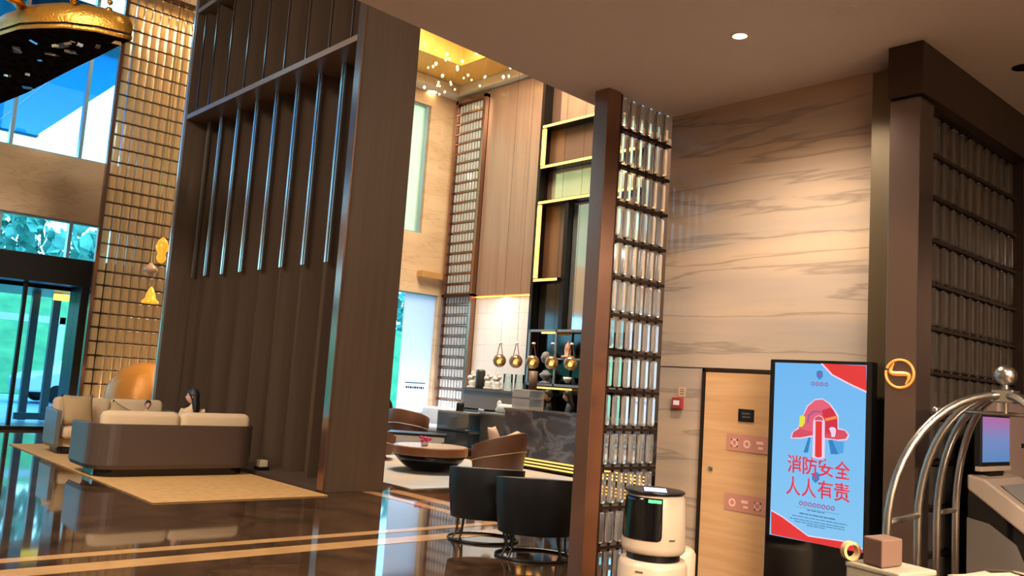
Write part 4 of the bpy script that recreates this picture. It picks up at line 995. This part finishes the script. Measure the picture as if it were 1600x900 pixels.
poly('yellow_patch', [X_(*p) for p in ((340, 680), (350, 560), (410, 570), (405, 640), (375, 685))], m_yl, 4)
poly('orange_band', [X_(*p) for p in ((625, 590), (750, 560), (762, 590), (640, 618))], m_or, 4)
poly('helmet_badge', [X_(*p) for p in ((672, 700), (700, 680), (740, 690), (750, 720), (735, 790), (700, 790), (690, 735))], m_pw, 4)
poly('blue_strap', [X_(*p) for p in ((445, 800), (470, 800), (440, 960), (390, 960))], m_bl, 2); poly('blue_strap', [X_(*p) for p in ((665, 820), (705, 820), (770, 975), (690, 975))], m_bl, 2)
poly('blue_shade', [X_(*p) for p in ((705, 820), (830, 845), (820, 960), (770, 975))], em('poster_sky', S(70, 160, 222)), 2)
poly('extinguisher_outline', [X_(*p) for p in ((490, 1010), (500, 620), (520, 575), (565, 555), (605, 575), (628, 620), (622, 1020), (560, 1030))], m_pw, 5)
poly('extinguisher', [X_(*p) for p in ((520, 1000), (528, 620), (598, 620), (594, 1005), (555, 1015))], m_red, 6)
poly('extinguisher_cap', [X_(*p) for p in ((515, 610), (525, 578), (565, 562), (600, 580), (612, 612))], m_pk2, 6)
# shield emblem and rings
for nm, cx, cy_, r in (('shield_emblem', 1282.5, 586, 6), ('shield_emblem', 1276, 747, 7)):
    poly(nm, [(cx-r*.8, cy_-r*.8), (cx, cy_-r*1.2), (cx+r*.8, cy_-r*.8), (cx+r*.8, cy_+r*.5), (cx, cy_+r*1.3), (cx-r*.8, cy_+r*.5)], m_bl, 3)
    poly('emblem_centre', [(cx+r*.5*math.cos(a), cy_+r*.5*math.sin(a)) for a in [k*PI/4 for k in range(8)]], m_vi, 4)
def ringtext(cx, cy_, r):
    m = MB(); N = 12; P = [on_screen(cx+r*math.cos(2*PI*k/N), cy_+r*1.1*math.sin(2*PI*k/N)) for k in range(N)]; Q = [on_screen(cx+r*.55*math.cos(2*PI*k/N), cy_+r*.6*math.sin(2*PI*k/N)) for k in range(N)]
    m.rings([[Vector((-.0045, a, z)) for a, z in P], [Vector((-.0045, a, z)) for a, z in Q]], cap0=False, cap1=False); return m
for k in range(4): ringtext(1271.5+7.2*k, 600.5+.3*k, 3.0).build('small_character', m_vi, scr)
for k in range(8): ringtext(1252.5+7.1*k, 787+1.1*k, 3.3).build('small_character', m_vi, scr)
mb = MB()
def dash(x, y, w, h=1.0):
    a = on_screen(x, y); b_ = on_screen(x+w, y+.17*w); c2 = on_screen(x, y+h); d2 = on_screen(x+w, y+.17*w+h)
    vs = [mb.b.verts.new((-.0045, *p)) for p in (a, b_, d2, c2)]; mb._f(vs)
for x, y, L in ((1245, 792, 68),): dash(x, y, L, .5)
rr = random.Random(3)
for x, y, L, h in ((1262, 796.5, 28, 1.6), (1250, 801, 56, 2), (1238, 804.5, 86, 1.3), (1234, 808.5, 86, 1.3), (1242, 813.5, 78, 1.3), (1261, 820, 30, 1.3)):
    q = 0
    while q < L:
        w = rr.uniform(4, 11); dash(x+q, y+.17*q, min(w, L-q), h); q += w+1.2
mb.build('small_print', m_tq, scr)
def text(s, m, parent, name, quad):
    """one line of characters fitted onto the screen between the given grid points"""
    c = bpy.data.curves.new('txt', 'FONT'); c.body = s; c.size = 1; c.offset = .014; o = bpy.data.objects.new('txt', c); COL.objects.link(o)
    dg = bpy.context.evaluated_depsgraph_get(); dg.update(); me = bpy.data.meshes.new_from_object(o.evaluated_get(dg)); bpy.data.objects.remove(o)
    xs = [v.co.x for v in me.vertices]; ys = [v.co.y for v in me.vertices]
    if not xs: return
    x0, x1, y0, y1 = min(xs), max(xs), min(ys), max(ys); (ax, ay), (bx_, by), hgt = quad
    for v in me.vertices:
        u, w = (v.co.x-x0)/(x1-x0), (v.co.y-y0)/(y1-y0)
        y, z = on_screen(ax+(bx_-ax)*u, ay+(by-ay)*u+hgt*(1-w)); v.co = (-.0058, y, z)
    me.materials.append(m); o = link(name, me, parent); sd = o.modifiers.new('b', 'SOLIDIFY'); sd.thickness = .0015; return o
m_t1 = em('poster_title', S(222, 40, 70)); m_t2 = em('poster_title_edge', S(240, 150, 190))
def title(s, quad):
    for k, ch in enumerate(s):
        (ax, ay), (bx_, by), h = quad; w = (bx_-ax)/len(s); sl = (by-ay)/(bx_-ax)
        x = ax+w*k; y = ay+sl*w*k
        o = text(ch, m_t1, scr, 'title_character', ((x+1, y), (x+w-1, y+sl*(w-2)), h))
        if o is not None: bm = bmesh.new(); bm.from_mesh(o.data); bm.to_mesh(o.data); bm.free()
title('消防安全', ((1229, 711), (1330, 723), 28))
title('人人有责', ((1227, 744), (1329, 757), 29))

# ------------------------------------------------------------------ self-service kiosk
kx, ky = 5.68, 2.06
ks = thing('self_service_kiosk', 'pale self-service kiosk with lit screen and black curved side', 'kiosk', (kx, ky, 0))
m_kw = mat('kiosk_ivory', S(150, 128, 110), .4); m_kg = mat('kiosk_grey', S(92, 80, 70), .5)
mb = MB(); mb.rings([[Vector((x, y, z)) for y, z in ((.0, 1.15), (.0, 1.24), (-.10, 1.22), (-.70, .80), (-.72, .70), (-.66, .68), (-.1, 1.08))] for x in (0.0, .64)])
mb.build('console', m_kw, ks, bevel=.012)
mb = MB(); mb.rings([[Vector((x, -.16-.0*x, 1.19)), Vector((x, -.20, 1.152+.004)), Vector((x, -.60, .872+.006)), Vector((x, -.62, .87))] for x in (.1, .56)]); mb.build('keypad_panel', mat('grey_panel', S(120, 112, 106), .3), ks)
mb = MB(); mb.rings([[Vector((x, y, z)) for y, z in ((.0, 1.15), (-.1, 1.08), (-.66, .68), (-.6, .5), (-.50, .3), (-.50, 0), (.0, 0))] for x in (0.02, .62)]); mb.build('pedestal', m_blackg, ks)
mb = MB(); mb.rings([[Vector((x, y, z)) for y, z in ((.0, .98), (-.12, .96), (-.27, .86), (-.33, .72), (-.34, 0), (.0, 0))] for x in (.005, .02)]); mb.build('side_cover', m_kg, ks)
BX(.2, .44, -.06, .0, 1.2, 1.36).build('monitor_stand', m_black, ks)
BX(.02, .51, -.075, -.03, 1.29, 1.61).build('monitor', m_black, ks, bevel=.006)
BX(.01, .52, -.08, -.04, 1.262, 1.292).build('monitor_chin', m_kw, ks, bevel=.004)
m_ks = bpy.data.materials.new('kiosk_screen'); m_ks.use_nodes = True
n = m_ks.node_tree.nodes; l = m_ks.node_tree.links; b = n['Principled BSDF']; b.inputs['Base Color'].default_value = (.01, .01, .01, 1)
tcn = n.new('ShaderNodeTexCoord'); sp2 = n.new('ShaderNodeSeparateXYZ'); rmp = n.new('ShaderNodeValToRGB'); mr = n.new('ShaderNodeMapRange')
mr.inputs[1].default_value = 1.32; mr.inputs[2].default_value = 1.6; e = rmp.color_ramp.elements
e[0].color = S(92, 148, 210); e[1].color = S(196, 110, 178); x = e.new(.5); x.color = S(128, 150, 214)
l.new(tcn.outputs['Object'], sp2.inputs[0]); l.new(sp2.outputs['Z'], mr.inputs[0]); l.new(mr.outputs[0], rmp.inputs[0]); l.new(rmp.outputs[0], b.inputs['Emission Color']); b.inputs['Emission Strength'].default_value = .38
BX(.035, .495, -.078, -.0755, 1.318, 1.595).build('screen', m_ks, ks)
BX(.50, 1.3, -.02, .12, .0, 1.73).build('rear_cabinet', mat('kiosk_rose', S(122, 98, 88), .5), ks, bevel=.02)
BX(.9, 1.05, -.024, -.018, 1.4, 1.43).build('slot', m_black, ks)

# ------------------------------------------------------------------ luggage cart
LAT = Vector((sy, -cy, 0)); DEP = Vector((cy, sy, 0))
hub = LAT*(2.215*1.117)+DEP*(3.85*1.117*1.0)
hub = Vector((4.4, 1.43, 0))*.9625*1.117
lc = thing('luggage_cart', 'chrome birdcage luggage cart with curved bars and ball finial', 'luggage cart', (hub.x, hub.y, 0))
P_ = {'a': (-.631, -.112), 'b': (-.296, .279), 'c': (-.112, .447), 'd': (.106, .67)}
zt = 1.705
mb_plat = MB(); ax_ = (LAT*.66+DEP*.75).normalized(); nx_ = Vector((ax_.y, -ax_.x, 0))
mid = LAT*(-.263)+DEP*.279
for k, (q, w) in P_.items():
    for sgn in (1, -1):
        p = (LAT*q+DEP*w)*sgn; pts = [(p.x, p.y, .27)]
        r = .0195
        for j in range(13):
            t_ = j/12*PI/2; h = 1-math.cos(t_)
            f = 1-(1-math.cos(t_))*.96
            pts.append((p.x*(1-.96*(1-math.cos(t_))), p.y*(1-.96*(1-math.cos(t_))), 1.02+(zt-1.02)*math.sin(t_)))
        mb = MB(); mb.sm = True; mb.tube(pts, r, 12); mb.build('curved_post', m_chrome, lc)
def rail_between(a, b, z, r, s1=1, s2=1, name='rail', ext=0):
    A = (LAT*P_[a][0]+DEP*P_[a][1])*s1; B = (LAT*P_[b][0]+DEP*P_[b][1])*s2; dd = (B-A).normalized()*ext
    mb = MB(); mb.sm = True; mb.tube([(A.x-dd.x, A.y-dd.y, z), (B.x+dd.x, B.y+dd.y, z)], r, 10); mb.build(name, m_chrome, lc)
for sgn in (1, -1): rail_between('a', 'b', 1.06, .016, sgn, sgn); rail_between('c', 'd', 1.06, .014, sgn, sgn)
fb_ = .80
A = (LAT*P_['b'][0]+DEP*P_['b'][1])*fb_; mb = MB(); mb.sm = True; mb.tube([(A.x, A.y, 1.615), (-A.x, -A.y, 1.615)], .011, 10); mb.sphere((A.x, A.y, 1.615), .018, 10, 8); mb.sphere((-A.x, -A.y, 1.615), .018, 10, 8); mb.build('hanging_rail', m_chrome, lc)
BX(-.05, .05, -.05, .05, zt-.035, zt+.03).build('hub_block', m_steel, lc, bevel=.006); 
MB().tube([(0, 0, 1.615), (0, 0, zt-.03)], .012, 10).build('hub_stem', m_chrome, lc)
mb = MB(); mb.sm = True; mb.lathe([(.0, zt+.03), (.02, zt+.03), (.013, zt+.05), (.016, zt+.06), (.0, zt+.06)], 16); mb.sphere((0, 0, zt+.103), .052, 22, 14); mb.build('ball_finial', m_chrome, lc)
ang = math.atan2(ax_.y, ax_.x); T = T3((0, 0, 0), 0, 0, ang)
mb = MB(); mb.box(-.56, .56, -.38, .38, .2, .27, T); mb.build('platform', mat('cart_carpet', S(70, 34, 32), .9), lc, bevel=.01)
for x in (-.48, .48):
    for y in (-.3, .3):
        p = T @ Vector((x, y, 0)); MB().lathe([(0, -.018), (.075, -.018), (.085, 0), (.075, .018), (0, .018)], 20, T=T3((p.x, p.y, .086), PI/2, 0, ang)).build('wheel', m_black, lc)
        BX(-.025, .025, -.03, .03, .15, .205).build('caster_fork', m_steel, lc, loc=None).matrix_local = T3((p.x, p.y, 0), 0, 0, ang)

# ------------------------------------------------------------------ packing table with cartons, bottom right
def gp(px, D, z):            # ground-plan point: lateral px at depth D
    v = LAT*((px-800)/F_PX*D*1.0)+DEP*D; return Vector((v.x, v.y, z))
ZT = .765
tb = thing('packing_table', 'dark table carrying the cartons at the bottom right edge', 'table', (0, 0, 0))
tl = [LAT*a+DEP*b for a, b in ((1.22, 2.95), (2.75, 2.95), (2.75, 3.46), (1.22, 3.46))]
MB().prism([(p.x, p.y) for p in tl], ZT-.03, ZT-.001).build('top', m_black, tb)
for p in tl:
    q = p+(sum(tl, Vector())/4-p)*.06; MB().tube([(q.x, q.y, 0), (q.x, q.y, ZT-.03)], .02, 8).build('leg', m_black, tb)
def carton(label, A, B, C, z0, z1, m, flaps=True, tape=True):
    """A-B and B-C are two plan edges of the box"""
    D_ = A+(C-B); t = thing('carton', label, 'box', ((A+C)/2).to_tuple()[:2]+(z0,), 0); o = t.location
    P = [(p.x-o.x, p.y-o.y) for p in (A, B, C, D_)]
    MB().prism(P, 0, z1-z0).build('body', m, t, bevel=.006)
    return t
kA = 1.0
A, B, C = LAT*1.357+DEP*3.40, LAT*1.472+DEP*3.20, LAT*1.665+DEP*3.32
c1 = carton('cream foam carton with a smaller brown carton on top', A, B, C, ZT, 1.005, m_foam)
t_ = MB(); o_ = c1.location
P = [(p-Vector((o_.x, o_.y, 0))) for p in (A, B, C, A+(C-B))]; cen = sum(P, Vector())/4
t_.prism([((cen+(p-cen)*1.03).x, (cen+(p-cen)*1.03).y) for p in P], .225, .246); t_.build('lid', m_foam, c1, bevel=.006)
A, B, C = LAT*1.405+DEP*3.36, LAT*1.437+DEP*3.265, LAT*1.55+DEP*3.345
c2 = carton('small brown cardboard carton on the cream carton', A, B, C, 1.013, 1.115, m_card)
o_ = c2.location; m1, m2_ = (A+(C-B)+A)/2, (B+C)/2
A, B, C = LAT*1.73+DEP*3.36, LAT*1.98+DEP*3.12, LAT*2.22+DEP*3.30
c3 = carton('cream carton with loose flaps at the bottom right corner', A, B, C, ZT, .985, m_foam)
o_ = c3.location; q = [p-Vector((o_.x, o_.y, 0)) for p in (A, B, C, A+(C-B))]
for i, (a, b) in enumerate(((0, 1), (2, 3))):
    mb = MB(); c = sum(q, Vector())/4; r1 = [q[a], q[b], q[b]+(c-q[b])*.9*Vector((1, 1, 0)).length/1.414, q[a]+(c-q[a])*.9]
    zz = (.222, .222, .245+.01*i, .25); mb.rings([[Vector((p.x, p.y, z)) for p, z in zip(r1, zz)], [Vector((p.x, p.y, z+.004)) for p, z in zip(r1, zz)]]); mb.build('flap', m_foam, c3)
e_ = (q[2]-q[1]).normalized(); nn = Vector((-e_.y, e_.x, 0)); nn = nn if (q[0]-q[1]).dot(nn) < 0 else -nn
mb = MB()
for (u, w, z, h) in ((.06, .05, .16, .012), (.15, .07, .145, .016)):
    p = q[1]+e_*u+nn*.0018; vs = [mb.b.verts.new(v) for v in (Vector((p.x, p.y, z)), Vector((p.x+e_.x*w, p.y+e_.y*w, z)), Vector((p.x+e_.x*w, p.y+e_.y*w, z+h)), Vector((p.x, p.y, z+h)))]; mb._f(vs)
mb.build('printed_mark', mat('faded_print', S(140, 128, 108), .8), c3)
# tape roll, plastic bag, cable
tr = thing('tape_roll', 'roll of tan tape standing behind the small brown carton', 'tape', tuple((LAT*1.372+DEP*3.395).to_2d())+(1.013,), math.atan2(LAT.y, LAT.x)+.2)
MB().lathe([(.025, -.014), (.036, -.014), (.036, .014), (.025, .014), (.025, -.014)], 28, cap=False, T=T3((0, 0, .0365), PI/2, 0, 0)).build('roll', mat('tan_tape', S(196, 150, 100), .4), tr)
bgp = LAT*1.66+DEP*3.14
bag = thing('plastic_bag', 'crumpled cream plastic bag between the two cream cartons', 'bag', (bgp.x, bgp.y, ZT))
mb = MB(); mb.sm = False; rnd = random.Random(5); rs = []
for z, r in ((0, .05), (.03, .075), (.09, .08), (.15, .07), (.19, .05), (.225, .02)):
    rs.append([Vector((r*(1+rnd.uniform(-.25, .25))*math.cos(a), r*(1+rnd.uniform(-.25, .25))*math.sin(a), z+rnd.uniform(-.012, .012)*(z > 0))) for a in [2*PI*k/14 for k in range(14)]])
mb.rings(rs); mb.build('body', mat('cream_plastic', S(206, 172, 124), .4), bag)
mb = MB(); mb.sm = True
w0 = LAT*1.44+DEP*3.12; w1 = LAT*1.60+DEP*3.05
mb.tube([Vector((w0.x, w0.y, ZT+.004))+(w1-w0)*t_+Vector((0, 0, .17*math.sin(PI*t_))) for t_ in [k/14 for k in range(15)]], .004, 6)
tag(mb.build('cable', m_black), 'thin black cable looped in front of the cream carton', 'cable')
